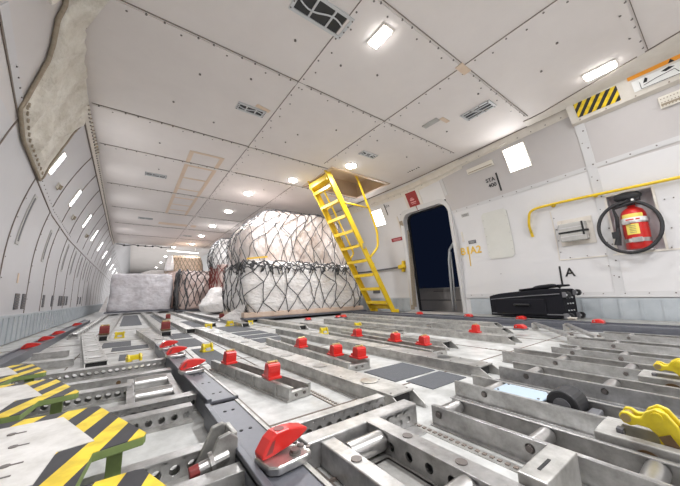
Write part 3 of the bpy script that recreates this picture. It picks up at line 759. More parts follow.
def band(z0, z1, a0, a1, rr, m, name):
    b = MB(); b.grid(lambda u,v: (rr*math.cos(a0+(a1-a0)*u), rr*math.sin(a0+(a1-a0)*u), z0+(z1-z0)*v), 12, 1); return b.build(name, m, t, smooth=True)
band(.33,.375, PI*.72, PI*1.28, r+.002, 'ylabel', 'label'); band(.155,.265, PI*.80, PI*1.12, r+.002, 'ylabel', 'label')
band(.285,.335, PI*.55, PI*1.42, r+.004, 'white', 'upper_strap'); band(.075,.115, PI*.5, PI*1.5, r+.004, 'rollerm', 'lower_strap'); band(.275,.292, PI*.5, PI*1.5, r+.006, 'rollerm', 'clamp_band')
b = MB(); b.box((-r-.012,-.01,.095),(.022,.075,.05)); b.build('buckle', 'rollerm', t, bevel=.003); b = MB(); b.box((-r-.012,.05,.28),(.02,.06,.03)); b.build('buckle', 'rollerm', t, bevel=.003)
b = MB(); b.box((-r-.006,.02,.312),(.004,.06,.012)); b.box((-r*.96-.006,-.04,.312),(.004,.03,.012)); b.build('arrow_mark', 'red', t)
b = MB()
for k in range(5): b.box((-r-.0035,.01,.175+.018*k),(.002,.05,.004))
b.build('print', 'inkg', t)
b = MB(); b.box((.03,0,-.008),(.17,.20,.016)); b.build('shelf_bracket', 'recess', t)

# ------------------------------------------------------------------ suitcase on the side ledge
t = thing('suitcase', 'black soft suitcase lying on its side against the white wall', 'suitcase', (4.00, 1.525, .051), -.10)
SL = .80
b = MB(); b.box((0,0,.15), (.31,SL,.27)); o = b.build('body', 'bag', t)
me = o.data
bm = bmesh.new(); bm.from_mesh(me); bmesh.ops.subdivide_edges(bm, edges=bm.edges[:], cuts=10, use_grid_fill=True)
for v in bm.verts:
    f = (v.co.y+SL/2)/SL                              # 0 wheel end .. 1 far end
    k = abs(v.co.x)/.155; kk = abs(f-.5)*2
    top = v.co.z > .16
    v.co.z = .014 + (v.co.z-.015)*(1.16-.20*f-.06*max(0,f-.75)) + (.007*noise.noise(v.co*9) if top else 0) - (.012*k**4+.015*kk**6 if top else 0)
    v.co.x *= 1-.05*kk**6
    v.co.x += .007*noise.noise(v.co*7+Vector((3,0,0)))
bm.to_mesh(me); bm.free(); m = o.modifiers.new('b','BEVEL'); m.width=.022; m.segments=3; m.limit_method='ANGLE'; m.angle_limit=.9
for p in me.polygons: p.use_smooth = True
t.scale = (1.05,1.04,1.06)
b = MB(); b.box((-.163,.04,.125),(.022,.56,.17)); b.build('front_pocket', 'bag', t, bevel=.010)
b = MB(); b.tube([(-.158,-.38,.262),(-.161,-.1,.245),(-.160,.15,.225),(-.156,.38,.205)], .006, 6); b.build('zipper', 'inkg', t)
b = MB(); b.tube([(-.158,-.39,.05),(-.161,.0,.045),(-.156,.38,.04)], .006, 6); b.build('zipper', 'inkg', t)
b = MB(); b.box((.0,-.20,.322),(.27,.42,.02), mtx=Matrix.Rotation(-.10,4,'X')@Matrix.Translation((0,-.0,-.012))); b.build('flap', 'bag', t, bevel=.008)
b = MB(); b.tube(bend([(-.06,-.36,.325),(-.06,-.30,.36),(-.06,-.12,.343),(-.06,-.04,.297)]), .012, 8); b.build('top_handle', 'black', t, smooth=True)
b = MB(); b.tube(bend([(-.172,-.08,.14),(-.195,-.08,.15),(-.195,.08,.15),(-.172,.08,.14)]), .010, 8); b.build('carry_handle', 'black', t, smooth=True)
for x, z in ((-.125,.036),(.13,.036),(-.12,.25),(.125,.27)):
    b = MB(); b.box((x,-SL/2-.008,z),(.052,.05,.055)); w = b.build('wheel_housing', 'inkg', t, bevel=.006)
    b = MB(); b.cyl((x-.015,-SL/2-.035,z),(x+.015,-SL/2-.035,z),.033,16); b.build('wheel', 'black', w)
    b = MB(); b.cyl((x-.017,-SL/2-.035,z),(x+.017,-SL/2-.035,z),.010,10); b.build('hub', 'vent', w)
for x in (-.06,.0,.06):
    for z in (.09,.16,.22):
        b = MB(); b.cyl((x,-SL/2,z),(x,-SL/2-.010,z),.007,8); b.build('stud', 'vent', t)

# ------------------------------------------------------------------ canvas liner on the left cornice
lo = [(1.2,2.38),(1.9,2.34),(2.25,2.28),(2.32,2.22),(2.5,2.16),(2.62,2.10),(2.72,1.98),(2.80,1.86),(2.83,1.78),(3.2,1.70),(3.55,1.66),(3.95,1.615)]
hi = [(1.2,2.385),(2.0,2.385),(2.6,2.385),(3.1,2.38),(3.5,2.37),(3.72,2.34),(3.80,2.2)]
def interp(pts, s):
    s *= len(pts)-1; i = min(int(s), len(pts)-2); f = s-i
    return (pts[i][0]*(1-f)+pts[i+1][0]*f, pts[i][1]*(1-f)+pts[i+1][1]*f)
def liner(u, v):
    a = interp(lo, u); c = interp(hi, u)
    y = a[0]*(1-v)+c[0]*v; z = a[1]*(1-v)+c[1]*v
    e = min(1., 6*v*(1-v)*2, 8*u*(1-u)+.3)
    p = wpt(-1, y, z, .012 + .028*e)
    nz = noise.fractal(Vector((y*5, z*6, 1.3)), 1., 2., 5); ridge = abs(noise.noise(Vector((y*4.5+z*3.5, z*1.2-y*.6, 4)))) + .5*abs(noise.noise(Vector((y*9-z*5, z*2, 9))))
    p += Vector((1,0,-.3))*(.020*nz*e + .055*ridge*e)
    return p
t = thing('canvas_liner', 'dirty cream canvas liner sagging along the curved wall and ceiling corner', 'liner')
b = MB(); b.grid(liner, 90, 26); o = b.build('sheet', 'canvas', t, smooth=True)
b = MB(); b.grid(lambda u,v: Vector((XC-hw(1.2+3.7*u)+g(2.39)-.10+(.10+.36*max(0, 2.62-(1.2+3.7*u)))*v, 1.2+3.7*u, 2.29+.097*v-.003*math.sin(u*60)-.010*v*(1-v)*4)), 70, 4); b.build('ceiling_flange', 'canvas', t, smooth=True)
for k in range(40):
    y = 1.25+3.6*k/40; x = XC-hw(y)+g(2.37)-.012+.30*max(0, 2.62-y)
    zo = .012 if y < 2.62 else 0.; b = MB(); b.bar((x-.02,y,2.345+3*zo), (x+.03,y,2.375+zo), .012, .008); b.build('stitch', 'canvasd', t)
for k in range(14):
    q = .70+.29*k/14; a = interp(lo, q); p = wpt(-1, a[0], a[1]+.02, .045); b = MB(); b.box(p, (.012,.014,.03)); b.build('stitch', 'canvasd', t)
b = MB(); b.tube([liner(i/50, 0.)+Vector((.006,0,0)) for i in range(51)], .014, 6); b.build('lower_hem', 'canvasd', t, smooth=True)
b = MB(); b.tube([liner(1., i/20)+Vector((.006,0,0)) for i in range(21)], .010, 6); b.build('torn_edge', 'canvasd', t, smooth=True)
t = thing('perforated_plate', 'dirty perforated bracket plate at the upper end of the canvas liner', 'bracket', mtx=wframe(-1, 2.02, 2.22, .03))
b = MB(); b.box((0,0,.01),(.22,.12,.02)); b.build('plate','canvas',t,bevel=.004)
b = MB()
for i in range(4):
    for k in range(3): b.cyl((-.06+.04*i,-.03+.03*k,.018),(-.06+.04*i,-.03+.03*k,.022),.008,8)
b.build('hole','hole',t)

# ------------------------------------------------------------------ left wall fittings
def louv(y, z, w, h, label, group='louvres low on the curved wall'):
    t = thing('wall_louvre', label, 'vent', mtx=wframe(-1,y,z,0), group=group)
    b = MB(); b.box((0,0,.004),(w,h,.008)); b.build('frame','inkg',t)
    b = MB()
    for k in range(6): b.box((0,-h*.42+h*.84*k/5,.010),(w*.84,h*.07,.006))
    b.build('slat','screw',t)
nm = ['first','second','third','fourth','fifth','sixth','seventh','eighth','ninth','tenth']
for i, y in enumerate((4.47, 4.72, 5.62, 6.2, 6.75, 6.95, 7.2, 7.45, 8.9, 9.3)):
    louv(y, .42, .13 if i < 2 else .12, .165, 'dark louvre low on the curved wall, %s in line going aft' % nm[i])
for i, (y, z0, z1) in enumerate(((4.13,.98,1.50), (5.22,.92,1.34), (6.55,.9,1.36), (7.4,.9,1.36), (8.3,.9,1.36), (9.2,.9,1.36), (10.1,.9,1.36))):
    t = thing('wall_slot', 'long upright grey slot cover on the curved wall, %s going aft' % nm[i], 'slot cover', group='upright slot covers on the curved wall')
    b = MB(); strip_pts(-1, zline(y, z0, z1, 6), .10, b, .004); b.build('cover','grey',t)
    b = MB(); strip_pts(-1, zline(y, z0+.03, z1-.03, 6), .035, b, .007); b.build('slot','inkg',t)
for i, (y, z) in enumerate(((4.55,1.76),(5.9,1.70),(7.6,1.72))):
    t = thing('hook_bracket', 'small corroded latch bracket under the wall light strips, %s going aft' % nm[i], 'bracket', mtx=wframe(-1,y,z,0), group='small brackets on the curved wall')
    b = MB(); b.box((0,0,.008),(.10,.07,.016)); b.build('plate','canvas',t,bevel=.003)
    b = MB(); b.box((.02,.0,.025),(.03,.05,.03)); b.tube([(-.03,.02,.02),(-.04,-.02,.04),(-.02,-.05,.02)],.006,6); b.build('latch','canvasd',t)
t = thing('wall_tag', 'tiny yellow tag on the curved wall above the first louvre', 'tag', mtx=wframe(-1,4.40,.66,0)); b = MB(); b.box((0,0,.003),(.035,.10,.006)); b.build('plate','tape',t)
# ------------------------------------------------------------------ floor hardware
def frame2(p0, p1):                                  # local x runs from the near end to the far end
    a = math.atan2(p1[1]-p0[1], p1[0]-p0[0]); return (p0[0], p0[1], 0.), a, math.hypot(p1[0]-p0[0], p1[1]-p0[1])
def roller_tray(label, p0, p1, w=.115, h=.055, rollers=(), group='roller trays', near='bolt'):
    loc, a, L = frame2(p0, p1); t = thing('roller_tray', label, 'roller tray', loc, a, group)
    for s in (-1,1):
        b = MB(); b.box((L/2, s*(w/2-.003), h/2), (L, .006, h)); b.box((L/2, s*(w/2-.008), h-.002), (L, .013, .004)); b.box((L/2, s*(w/2+.004), .002), (L, .014, .004))
        b.build('side_rail', 'alu', t, bevel=.0012)
    b = MB(); b.box((L/2, 0, .004), (L, w-.012, .004)); b.build('tray_bed', 'alu2', t)
    for r in rollers:
        b = MB(); b.cyl((r,-w/2+.012,h-.021),(r,w/2-.012,h-.021),.019,18); ro = b.build('roller', 'rollerm', t, smooth=True); ro.modifiers.new('e','EDGE_SPLIT')
        b = MB(); 
        b.lathe([(.0075,-w/2-.006),(.0075,-w/2),(.011,-w/2),(.011,-w/2+.006),(.006,-w/2+.006),(.006,w/2-.006),(.011,w/2-.006),(.011,w/2),(.0075,w/2),(.0075,w/2+.006)],12,Matrix.Translation((r,0,h-.021))@Matrix.Rotation(PI/2,4,'X'))
        b.build('axle_bolt', 'screw', ro)
    return t
def lock_tray(label, p0, p1, w=.10, h=.05, group='lock trays'):
    loc, a, L = frame2(p0, p1); t = thing('lock_tray', label, 'lock tray', loc, a, group)
    for s in (-1,1):
        b = MB(); b.box((L/2, s*(w/2-.006), h/2), (L, .012, h)); b.box((L/2, s*(w/2-.010), h-.003), (L, .022, .006)); b.box((L/2, s*(w/2+.002), .004), (L, .012, .008))
        for k in range(4): b.box((L*(.12+.24*k), s*(w/2+.001), h/2), (.012,.008,h*.9))
        b.build('side_rail', 'alu2', t, bevel=.0012)
    b = MB(); b.box((L/2, 0, .006), (L, w-.024, .006)); b.build('tray_bed', 'alu2', t)
    b = MB(); b.box((.012, 0, h*.36), (.022, w-.022, h*.6)); b.build('end_block', 'alu2', t, bevel=.003)
    b = MB(); b.cyl((.0,-.02,h*.4),(-.004,-.02,h*.4),.006,8); b.cyl((.0,.02,h*.4),(-.004,.02,h*.4),.006,8); b.build('bolt', 'screw', t)
    return t
def track_beam(label, p0, p1, w=.11, h=.05, group='flat track beams', m='alu2', recess=3, end=.05):
    loc, a, L = frame2(p0, p1); t = thing('track_beam', label, 'track beam', loc, a, group)
    b = MB(); b.box((L/2+end/2, 0, h-.003), (L-end, w, .006))
    for s in (-1,1):
        b.prism([(end,0),(L,0),(L,h-.006),(end,h-.006),(0,h*.25),(0,0)], -.003, .003, Matrix.Translation((0,s*(w/2-.003),0)) @ Matrix.Rotation(PI/2,4,'X'))
    for s in (-1,1): b.box((L/2, s*(w/2+.003), .002), (L, .012, .004))
    b.build('casing', m, t, bevel=.0012)
    b = MB(); b.box((end+.02, 0, h/2-.004), (.008, w-.012, h-.012)); b.build('open_mouth', 'hole', t)
    for k in range(recess):
        x = end + (L-end)*(k+.5)/recess if recess > 1 else L/2
        b = MB(); b.lathe([(.022,h),(.034,h),(.036,h+.0025),(.024,h+.003)], 20, Matrix.Translation((x,0,0))); b.cyl((x,0,h-.002),(x,0,h+.001),.021,16); b.build('fitting_ring', 'rollerm', t)
    b = MB(); n = max(4,int(L/.14))
    for k in range(n):
        for s in (-1,1): b.cyl((end+.02+(L-end-.04)*k/n, s*(w/2-.014), h), (end+.02+(L-end-.04)*k/n, s*(w/2-.014), h+.0012), .004, 6)
    b.build('rivet', 'screw', t)
    return t

def make_red_lock(label, m='red', name='pallet_lock'):
    t = thing(name, label, 'cargo lock', group='red upright locks' if m == 'red' else None)
    b = MB(); b.box((0,.008,.005), (.058,.085,.010)); b.box((.0,.035,.014),(.04,.03,.014)); b.build('base', 'brown' if m != 'red' else 'red', t, bevel=.002)
    b = MB(); b.prism([(-.022,.004),(.022,.004),(.024,.040),(.014,.060),(-.016,.058),(-.024,.050)], -.027, .027, Matrix.Rotation(PI/2,4,'Z') @ Matrix.Rotation(PI/2,4,'X')); b.build('jaw', m, t, bevel=.0025)
    b = MB(); b.box((0,-.0235,.034),(.036,.004,.018)); b.build('face_recess', m, t, bevel=.001)
    b = MB(); b.cyl((-.020,.004,.062),(.020,.004,.062),.004,8); b.ball((-.017,.0,.061),.007); b.ball((.018,.0,.061),.007); b.build('hinge_pin', 'brass', t)
    b = MB(); b.tube([(.012,.03,.02),(.018,.045,.022),(.0,.055,.018),(-.015,.045,.02)], .003, 6); b.build('spring', 'rollerm', t)
    return t
def make_yellow_lock(label):
    t = thing('floor_lock', label, 'cargo lock', group='small yellow locks')
    b = MB(); b.box((0,0,.007), (.075,.055,.014)); b.build('base', 'yelk', t, bevel=.002)
    for s in (-1,1):
        b = MB(); b.prism([(-.020,.010),(.016,.010),(.020,.030),(.008,.056),(-.008,.056),(-.022,.036)], -.006, .006, Matrix.Translation((s*.028,0,0)) @ Matrix.Rotation(PI/2,4,'Z') @ Matrix.Rotation(PI/2,4,'X')); b.build('ear', 'yelk', t, bevel=.003)
    b = MB(); b.box((0,.004,.034), (.046,.018,.034)); b.build('jaw', 'yelk', t, bevel=.004)
    b = MB(); b.cyl((-.04,0,.042),(.04,0,.042),.005,8); b.build('hinge_pin', 'brass', t)
    b = MB(); b.box((0,-.022,.018),(.03,.012,.018)); b.build('latch_tongue', 'vent', t)
    return t
def make_side_hook(label, s=1., base=True):
    t = thing('side_guide', label, 'cargo guide', group='red hooked guides')
    if base:
        b = MB(); b.prism([(-.045,-.052),(.030,-.056),(.046,-.048),(.052,-.034),(.052,.030),(.04,.042),(-.052,.040),(-.062,.025),(-.060,-.035)], 0, .018); b.build('base_plate', 'rollerm', t, bevel=.004)
        b = MB(); b.cyl((.012,-.030,.018),(.012,-.030,.027),.011,6); b.cyl((.012,-.030,.018),(.012,-.030,.021),.014,12); b.cyl((.040,-.012,.018),(.040,-.012,.021),.009,12); b.cyl((.040,.012,.018),(.040,.012,.021),.007,12); b.cyl((.050,-.030,.018),(.050,-.030,.020),.006,10); b.build('bolt', 'screw', t)
    z = .018 if base else 0
    # red hook: low claw on one end, hump with eye, tapering tongue on the other
    prof = [(-.058,0),(-.036,0),(.010,.006),(.046,.016),(.066,.026),(.066,.033),(.040,.041),(.012,.046),(-.024,.046),(-.040,.036),(-.060,.010)]
    b = MB(); b.prism(prof, -.019, .019, Matrix.Translation((0,.012,z)) @ Matrix.Rotation(PI/2,4,'X')); b.build('hook', 'red', t, bevel=.004)
    b = MB(); b.cyl((-.006,.012,z+.043),(-.006,.012,z+.0468),.0125,18); b.prism([(-.050,.008),(-.034,.010),(-.026,.034),(-.034,.032)], -.0195, .0195, Matrix.Translation((0,.012,z)) @ Matrix.Rotation(PI/2,4,'X')); b.build('eye', 'redd', t)
    t.scale = (s,s,s)
    return t

# trays near the viewer, on the white-wall side
roller_tray('open roller tray nearest the big red hooked guide, with two silver rollers', (.835,-.4), (.835,.61), .115, .055, (.55,.74,.985), near=0)
T2 = roller_tray('open roller tray holding the black wheel and pale blue plate', (1.11,-.4), (1.11,.70), .135, .055, (.30,.60,.985))
roller_tray('open roller tray just beyond the dark grey anti-slip strip, two rollers in view', (1.45,-.4), (1.45,.69), .145, .055, (.45,.73,.98))
roller_tray('open roller tray running up to the second small yellow lock, two rollers in view', (1.79,-.4), (1.79,.83), .155, .055, (.45,.73,.98))
roller_tray('open roller tray with a pointed dark end before the side rail, near the suitcase', (2.10,-.4), (2.11,.70), .14, .055, (.5,.8,1.0))
roller_tray('open roller tray joined by slanting struts below the suitcase', (2.49,-.4), (2.50,.72), .14, .055, (.5,.9))
roller_tray('open roller tray closest to the dark side rail below the suitcase', (2.92,-.4), (2.93,.66), .14, .055, (.5,.9))
for y in (.36,):
    t = thing('drive_wheel', 'black rubber drive wheel set in a tray beside the pale blue plate', 'wheel', (1.11, y-.0, .012))
    b = MB(); b.cyl((-.045,0,.04),(.045,0,.04),.042,28); b.build('tyre', 'black', t, bevel=.006)
    b = MB(); b.cyl((-.049,0,.04),(.049,0,.04),.022,20); b.build('hub', 'inkg', t)
    b = MB(); b.box((0,-.058,.012),(.10,.028,.03)); b.build('housing', 'inkg', t, bevel=.004)
t = thing('cover_plate', 'pale blue flat cover plate lying in a tray beside the black wheel', 'plate', (1.11,.485,.047)); b = MB(); b.box((0,0,.004),(.10,.15,.006)); b.build('plate','blueplate',t,bevel=.002)
b = MB()
for sx in (-1,1):
    for sy in (-1,1): b.cyl((sx*.04,sy*.062,.007),(sx*.04,sy*.062,.009),.004,8)
b.build('screw','screw',t); b = MB(); b.box((0,0,-.018),(.09,.14,.033)); b.build('mount','alu2',t)
# slanting struts
for i, (p, q, l) in enumerate((((2.56,.74),(3.24,1.22),'silver slanting strut linking trays in front of the suitcase'), ((2.60,.60),(3.30,.98),'second silver slanting strut, nearer than its twin before the suitcase'))):
    t = thing('strut', l, 'strut', (*p, .0)); v = Vector((q[0]-p[0], q[1]-p[1], 0))
    b = MB(); b.bar((0,0,.05), v+Vector((0,0,.058)), .035, .022); b.build('bar', 'alu', t, bevel=.002)
    for e in (Vector((0,0,0)), v):
        b = MB(); b.box(e+Vector((0,0,.03)), (.05,.05,.06)); b.build('end_bracket', 'alu2', t, bevel=.004)
        b = MB(); b.cyl(e+Vector((0,0,.06)), e+Vector((0,0,.072)), .012, 10); b.build('bolt', 'screw', t)

# flat track beams
track_beam('broad flat track beam ending beside the two dark anti-slip panels, between viewer and those panels', (.81,.70), (.70,3.9), .115, .052, recess=9)
track_beam('flat track beam just beyond the two dark anti-slip panels', (1.385,.70), (1.36,3.0), .12, .05, recess=5)
track_beam('flat track beam ending with a dark mouth behind the third red lock tray', (1.82,1.20), (1.86,3.4), .11, .05, recess=3)
track_beam('flat track beam carrying the single red lock in front of the doorway', (2.33,1.0), (2.36,3.6), .11, .05, recess=3)
track_beam('flat track beam second from the dark side rail, in front of the doorway', (2.78,1.25), (2.80,3.6), .10, .05, recess=2)
track_beam('flat track beam nearest the dark side rail, in front of the doorway', (3.15,1.5), (3.17,4.3), .10, .05, recess=2)
track_beam('slanting flat track beam with a dark open end between striped steps and yellow lock', (-.13,2.28), (-.345,4.25), .11, .05, recess=6, end=.01)
track_beam('slanting flat track beam ending beside the red hooked guides', (.27,2.66), (.145,4.25), .115, .05, recess=2)
track_beam('long narrow track beam along the middle leading to the bluish wrapped pallet, with red clamp', (-.19,3.8), (-.17,9.7), .075, .05, recess=0)
track_beam('long track beam with a dull red lock on its near end, running to the wrapped pallet', (.35,3.7), (.31,9.7), .10, .05, recess=0)
track_beam('long track beam with a dark open end, left of the tan topped stack', (.60,3.75), (.57,9.6), .10, .05, recess=0)
track_beam('long track beam running toward the pinkish netted stack', (.95,4.3), (.93,9.4), .10, .05, recess=0)
track_beam('long track beam beside the big netted pallet', (1.28,3.9), (1.27,9.), .10, .05, recess=0)
track_beam('short flat beam crossing before the big netted pallet', (1.66,3.0), (1.66,4.4), .10, .05, recess=0)

# lock trays
lock_tray('silver lock tray carrying two red locks nearest the red hooked guides', (.57,1.07), (.45,1.82), .105)
lock_tray('silver lock tray carrying three red locks beside the dark anti-slip panels', (1.00,1.225), (1.03,2.4), .145)
lock_tray('silver lock tray carrying three red locks beside the worn white floor patch', (1.56,1.13), (1.60,2.3), .145)
lock_tray('silver lock tray with a small yellow lock, third row before the netted pallet', (2.06,1.9), (2.10,3.2), .10)
lock_tray('silver lock tray behind the two hindmost red locks before the netted pallet', (2.62,2.0), (2.64,3.5), .10)

rl = make_red_lock('')
spots = [(.525,1.24,'front red lock on the tray nearest the red hooked guides',0.), (.46,1.66,'rear red lock on the tray nearest the red hooked guides',.1),
 (1.045,1.275,'front red lock on the tray beside the dark anti-slip panels',0.), (.99,1.42,'middle red lock on the tray beside the dark anti-slip panels',0.), (.97,1.80,'rear red lock on the tray beside the dark anti-slip panels',0.),
 (1.60,1.27,'front red lock on the tray beside the worn white floor patch',0.), (1.57,1.50,'middle red lock on the tray beside the worn white floor patch',0.), (1.545,1.90,'rear red lock on the tray beside the worn white floor patch',0.),
 (2.335,1.32,'lone red lock on the flat beam in front of the suitcase',.0)]
for i, (x, y, l, rz) in enumerate(spots):
    z = .010 if i < 8 else .052
    o = rl if i == 0 else dup(rl, l)
    o['label'] = l; o.location = (x,y,z); o.rotation_euler = (0,0,rz)
    if i < 8: o.location.z = .0505; o.scale = ((1.02,1.,1.06) if i < 2 else (1.14,1.,1.0))
yl = make_yellow_lock('')
for i, (x, y, z, l, s, rz) in enumerate(((.05,2.30,0,'bright yellow lock on the bare floor before the red hooked guides',1.15,.3), (-.06,4.0,0,'small yellow lock beside the dull red clamp on the middle beam',1.2,0),
   (.50,2.42,0,'yellow lock beside the rear red lock of the first tray',1.1,.2), (1.63,2.55,0,'small yellow lock between netted pallet and third red lock tray',1.2,0), (2.08,2.55,.012,'small yellow lock before the foot of the yellow ladder',1.2,0),
   (1.16,4.25,0,'small yellow lock close under the big netted pallet corner',1.3,.4), (.86,4.15,0,'small yellow lock between long beams, before the red brown netted stack',1.2,0), (1.45,4.25,0,'tiny yellow lock against the front of the netted pallet base',1.0,0))):
    o = yl if i == 0 else dup(yl, l); o['label'] = l; o.location = (x,y,z); o.scale = (s,s,s); o.rotation_euler = (0,0,rz)
dl = make_red_lock('dull red lock on the near end of the long beam to the wrapped pallet', 'redd', 'worn_lock'); dl.location = (.35,3.86,.053); dl.scale = (1.6,1.6,1.6)
o = dup(dl, 'dull red clamp on the narrow middle beam beside a yellow lock'); o.location = (-.19,3.95,.053); o.scale = (1.5,1.5,1.5)
for x, y, l in ((.57,6.,'tiny dull red lock partway along the beam left of the tan stack'), (1.28,5.2,'tiny dull red lock on the beam beside the netted pallet')):
    o = dup(dl, l); o.location = (x,y,.053); o.scale = (1.3,1.3,1.3)
# low red locks along the pallet front and the right side rail
def make_pad(label):
    t = thing('edge_lock', label, 'cargo lock', group='low red edge locks')
    b = MB(); b.box((0,0,.006),(.10,.09,.012)); b.build('base','inkg',t,bevel=.003)
    b = MB(); b.prism([(-.045,.010),(.045,.010),(.035,.040),(-.01,.046),(-.04,.03)], -.035, .035, Matrix.Rotation(PI/2,4,'Z') @ Matrix.Rotation(PI/2,4,'X')); b.build('paddle','red',t,bevel=.006)
    b = MB(); b.cyl((-.04,.02,.028),(.04,.02,.028),.006,8); b.build('hinge_pin','rollerm',t)
    return t
pl = make_pad('')
for i, (x, y, z, l) in enumerate(((3.445,2.78,.0612,'low red edge lock on the side rail right before the doorway sill'), (3.445,2.02,.0612,'low red edge lock on the side rail beside the far end of the suitcase'), (3.445,1.42,.0612,'low red edge lock glimpsed under the middle of the suitcase'), (3.445,.78,.0612,'low red edge lock on the side rail below the fire bottle'),
   (2.75,1.15,.05,'low red edge lock between the slanting struts'), (2.3,4.05,.0,'low red edge lock before the middle of the netted pallet'), (2.85,4.0,.0,'low red edge lock before the netted pallet beside the ladder foot'), (3.2,3.75,.0,'low red edge lock close beside the ladder foot'), (2.55,3.45,.052,'low red edge lock on the flooring before the ladder foot'))):
    o = pl if i == 0 else dup(pl, l); o['label'] = l; o.location = (x,y,z)

# dark centre guide rail, two sections, with red hooks
def guide_rail(label, p0, p1, w, h):
    loc, a, L = frame2(p0, p1); t = thing('guide_rail', label, 'guide rail', loc, a)
    b = MB(); b.box((L/2,0,h-.005),(L,w,.010)); b.box((L/2,w/2-.006,h/2),(L,.012,h)); b.box((L/2,-w/2+.006,h/2),(L,.012,h)); b.box((L/2,-w/2-.012,.004),(L,.03,.008)); b.build('channel','dark',t,bevel=.002)
    b = MB(); b.box((L/2,w/2-.008,h+.004),(L,.016,.010)); b.build('raised_lip','dark',t,bevel=.002)
    b = MB(); b.box((L/2,-w/2+.010,h+.0012),(L,.010,.003)); b.build('worn_edge','alu2',t)
    b = MB()
    for k in range(int(L/.16)):
        for s in (-.012,.012): b.cyl((.08+.16*k,s,h),(.08+.16*k,s,h+.0012),.005,8)
    b.build('bolt_hole','hole',t)
    return t
guide_rail('dark grey guide rail section carrying the big red hooked guide', (.275,.10), (.275,1.06), .11, .055)
guide_rail('dark grey guide rail section with three red hooked guides, ending at a square cut', (.285,1.09), (.235,2.68), .105, .058)
hk = make_side_hook('big red hooked guide bolted to a rounded steel plate, nearest the viewer')
hk.location = (.292,.625,.057); hk.rotation_euler = (0,0,.14); hk.scale = (.9,.9,.9)
for i, (x, y, l) in enumerate(((.262,1.56,'red hooked guide third back along the dark guide rail, largest of the trio'), (.250,2.03,'red hooked guide in the middle of the trio on the dark guide rail'), (.240,2.36,'red hooked guide hindmost of the trio on the dark guide rail'))):
    o = dup(hk, l); o.location = (x,y,.0605); o.rotation_euler = (0,0,.1); o.scale = (.88,.88,.88); 
# side rail along the curved wall with red pads
t = thing('guide_rail', 'dark side guide rail along the foot of the curved wall, with red hooks', 'guide rail', (-.60,2.2,0), 0.)
b = MB(); b.box((0,2.4,.03),(.07,5.,.06)); b.box((-.05,2.4,.006),(.10,5.,.012)); b.build('channel','dark',t,bevel=.003)
b = MB(); b.box((-.038,2.4,.066),(.014,5.,.014)); b.build('raised_lip','dark',t)
sh = make_side_hook('', .85, False); sh['group'] = 'red hooks on the wall side rail'
for i, (y, l) in enumerate(((3.22,'red hook nearest on the side rail by the curved wall'), (3.72,'second red hook back on the side rail by the curved wall'), (4.28,'third red hook back on the side rail by the curved wall'), (5.6,'fourth and farthest red hook on the side rail by the curved wall'))):
    o = sh if i == 0 else dup(sh, l); o['label'] = l; o.location = (-.585,y,.061); o.rotation_euler = (0,0,.1)
roller_tray('narrow roller rail with pale rollers along the foot of the curved wall', (-.47,4.3), (-.46,9.4), .08, .05, [.25+.28*k for k in range(18)])
# dark rail, ledge on the right
t = thing('guide_rail', 'dark side guide rail running under the suitcase along the white wall', 'guide rail', (3.46,0,0), 0)
b = MB(); b.box((0,1.7,.03),(.13,5.2,.06)); b.box((-.075,1.7,.006),(.05,5.2,.012)); b.build('channel','dark',t,bevel=.003)
b = MB(); b.box((.055,1.7,.068),(.016,5.2,.016)); b.build('raised_lip','dark',t)
t = thing('side_ledge', 'pale green tinted ledge between side rail and white wall, under the suitcase', 'ledge', (3.93,.86,0), 0)
b = MB(); b.box((-.03,0,.043),(.62,3.5,.012)); b.build('deck','alu2',t,bevel=.002)
b = MB(); b.box((-.325,0,.058),(.030,3.5,.020)); b.build('edge_strip','greenw',t)
b = MB(); b.box((-.335,0,.028),(.010,3.5,.034)); b.build('edge_web','green',t)
for k in range(6):
    b = MB(); b.box((-.0,-1.5+.55*k,.018),(.5,.03,.037)); b.build('rib','alu2',t)
for y, l in ((1.0,'small pale upright bracket between side rail and suitcase wheels'),(-.05,'small pale upright bracket on the side rail, under the grab rail')):
    t = thing('rail_bracket', l, 'bracket', (3.555,y,.0)); b = MB(); b.box((0,0,.05),(.02,.07,.10)); b.box((.0,0,.098),(.07,.07,.008)); b.build('post','trimw',t,bevel=.003); b = MB(); b.cyl((-.016,0,.05),(-.022,0,.05),.012,8); b.build('bolt','screw',t)

# transverse perforated beams, viewer side of the dark rail
def cross_beam(label, x0, x1, y, h=.045, n=12, r=.011, depth=.05, lip=True, dark=False, face=-1):
    t = thing('cross_beam', label, 'cross beam', (x0, y, 0), 0, 'perforated cross beams'); L = x1-x0
    if n:
        b = MB(); b.holed((0,-depth/2,0),(1,0,0),L,h,n,r,.005,(0,-1,0)); b.build('perforated_web','alu',t)
        b = MB(); b.holed((0,depth/2,0),(1,0,0),L,h,n,r,.005,(0,-1,0)); b.build('perforated_web','alu',t)
    else:
        b = MB(); b.box((L/2,-depth/2+.003,h/2),(L,.006,h)); b.build('web','alu',t); b = MB(); b.box((L/2,depth/2-.003,h/2),(L,.006,h)); b.build('web','alu',t)
    b = MB(); b.box((L/2,0,h+.002),(L,depth+.004,.005)); b.build('top_flange','alu',t,bevel=.001)
    b = MB(); b.box((L/2,-depth/2-.012,.002),(L,.03,.004)); b.build('foot_flange','alu2',t)
    if not n and L > .25:
        for q in (.62,.82):
            b = MB(); b.cyl((L*q,-depth/2,h*.55),(L*q,-depth/2-.004,h*.55),.009,14); b.build('bolt','brown',t)
    return t
cross_beam('perforated silver cross beam farthest back, just before the bright yellow lock', -.42, .22, 2.09, .045, 22)
cross_beam('plain topped silver cross beam, second from the back beside the striped steps', -.36, .20, 1.79, .04, 0)
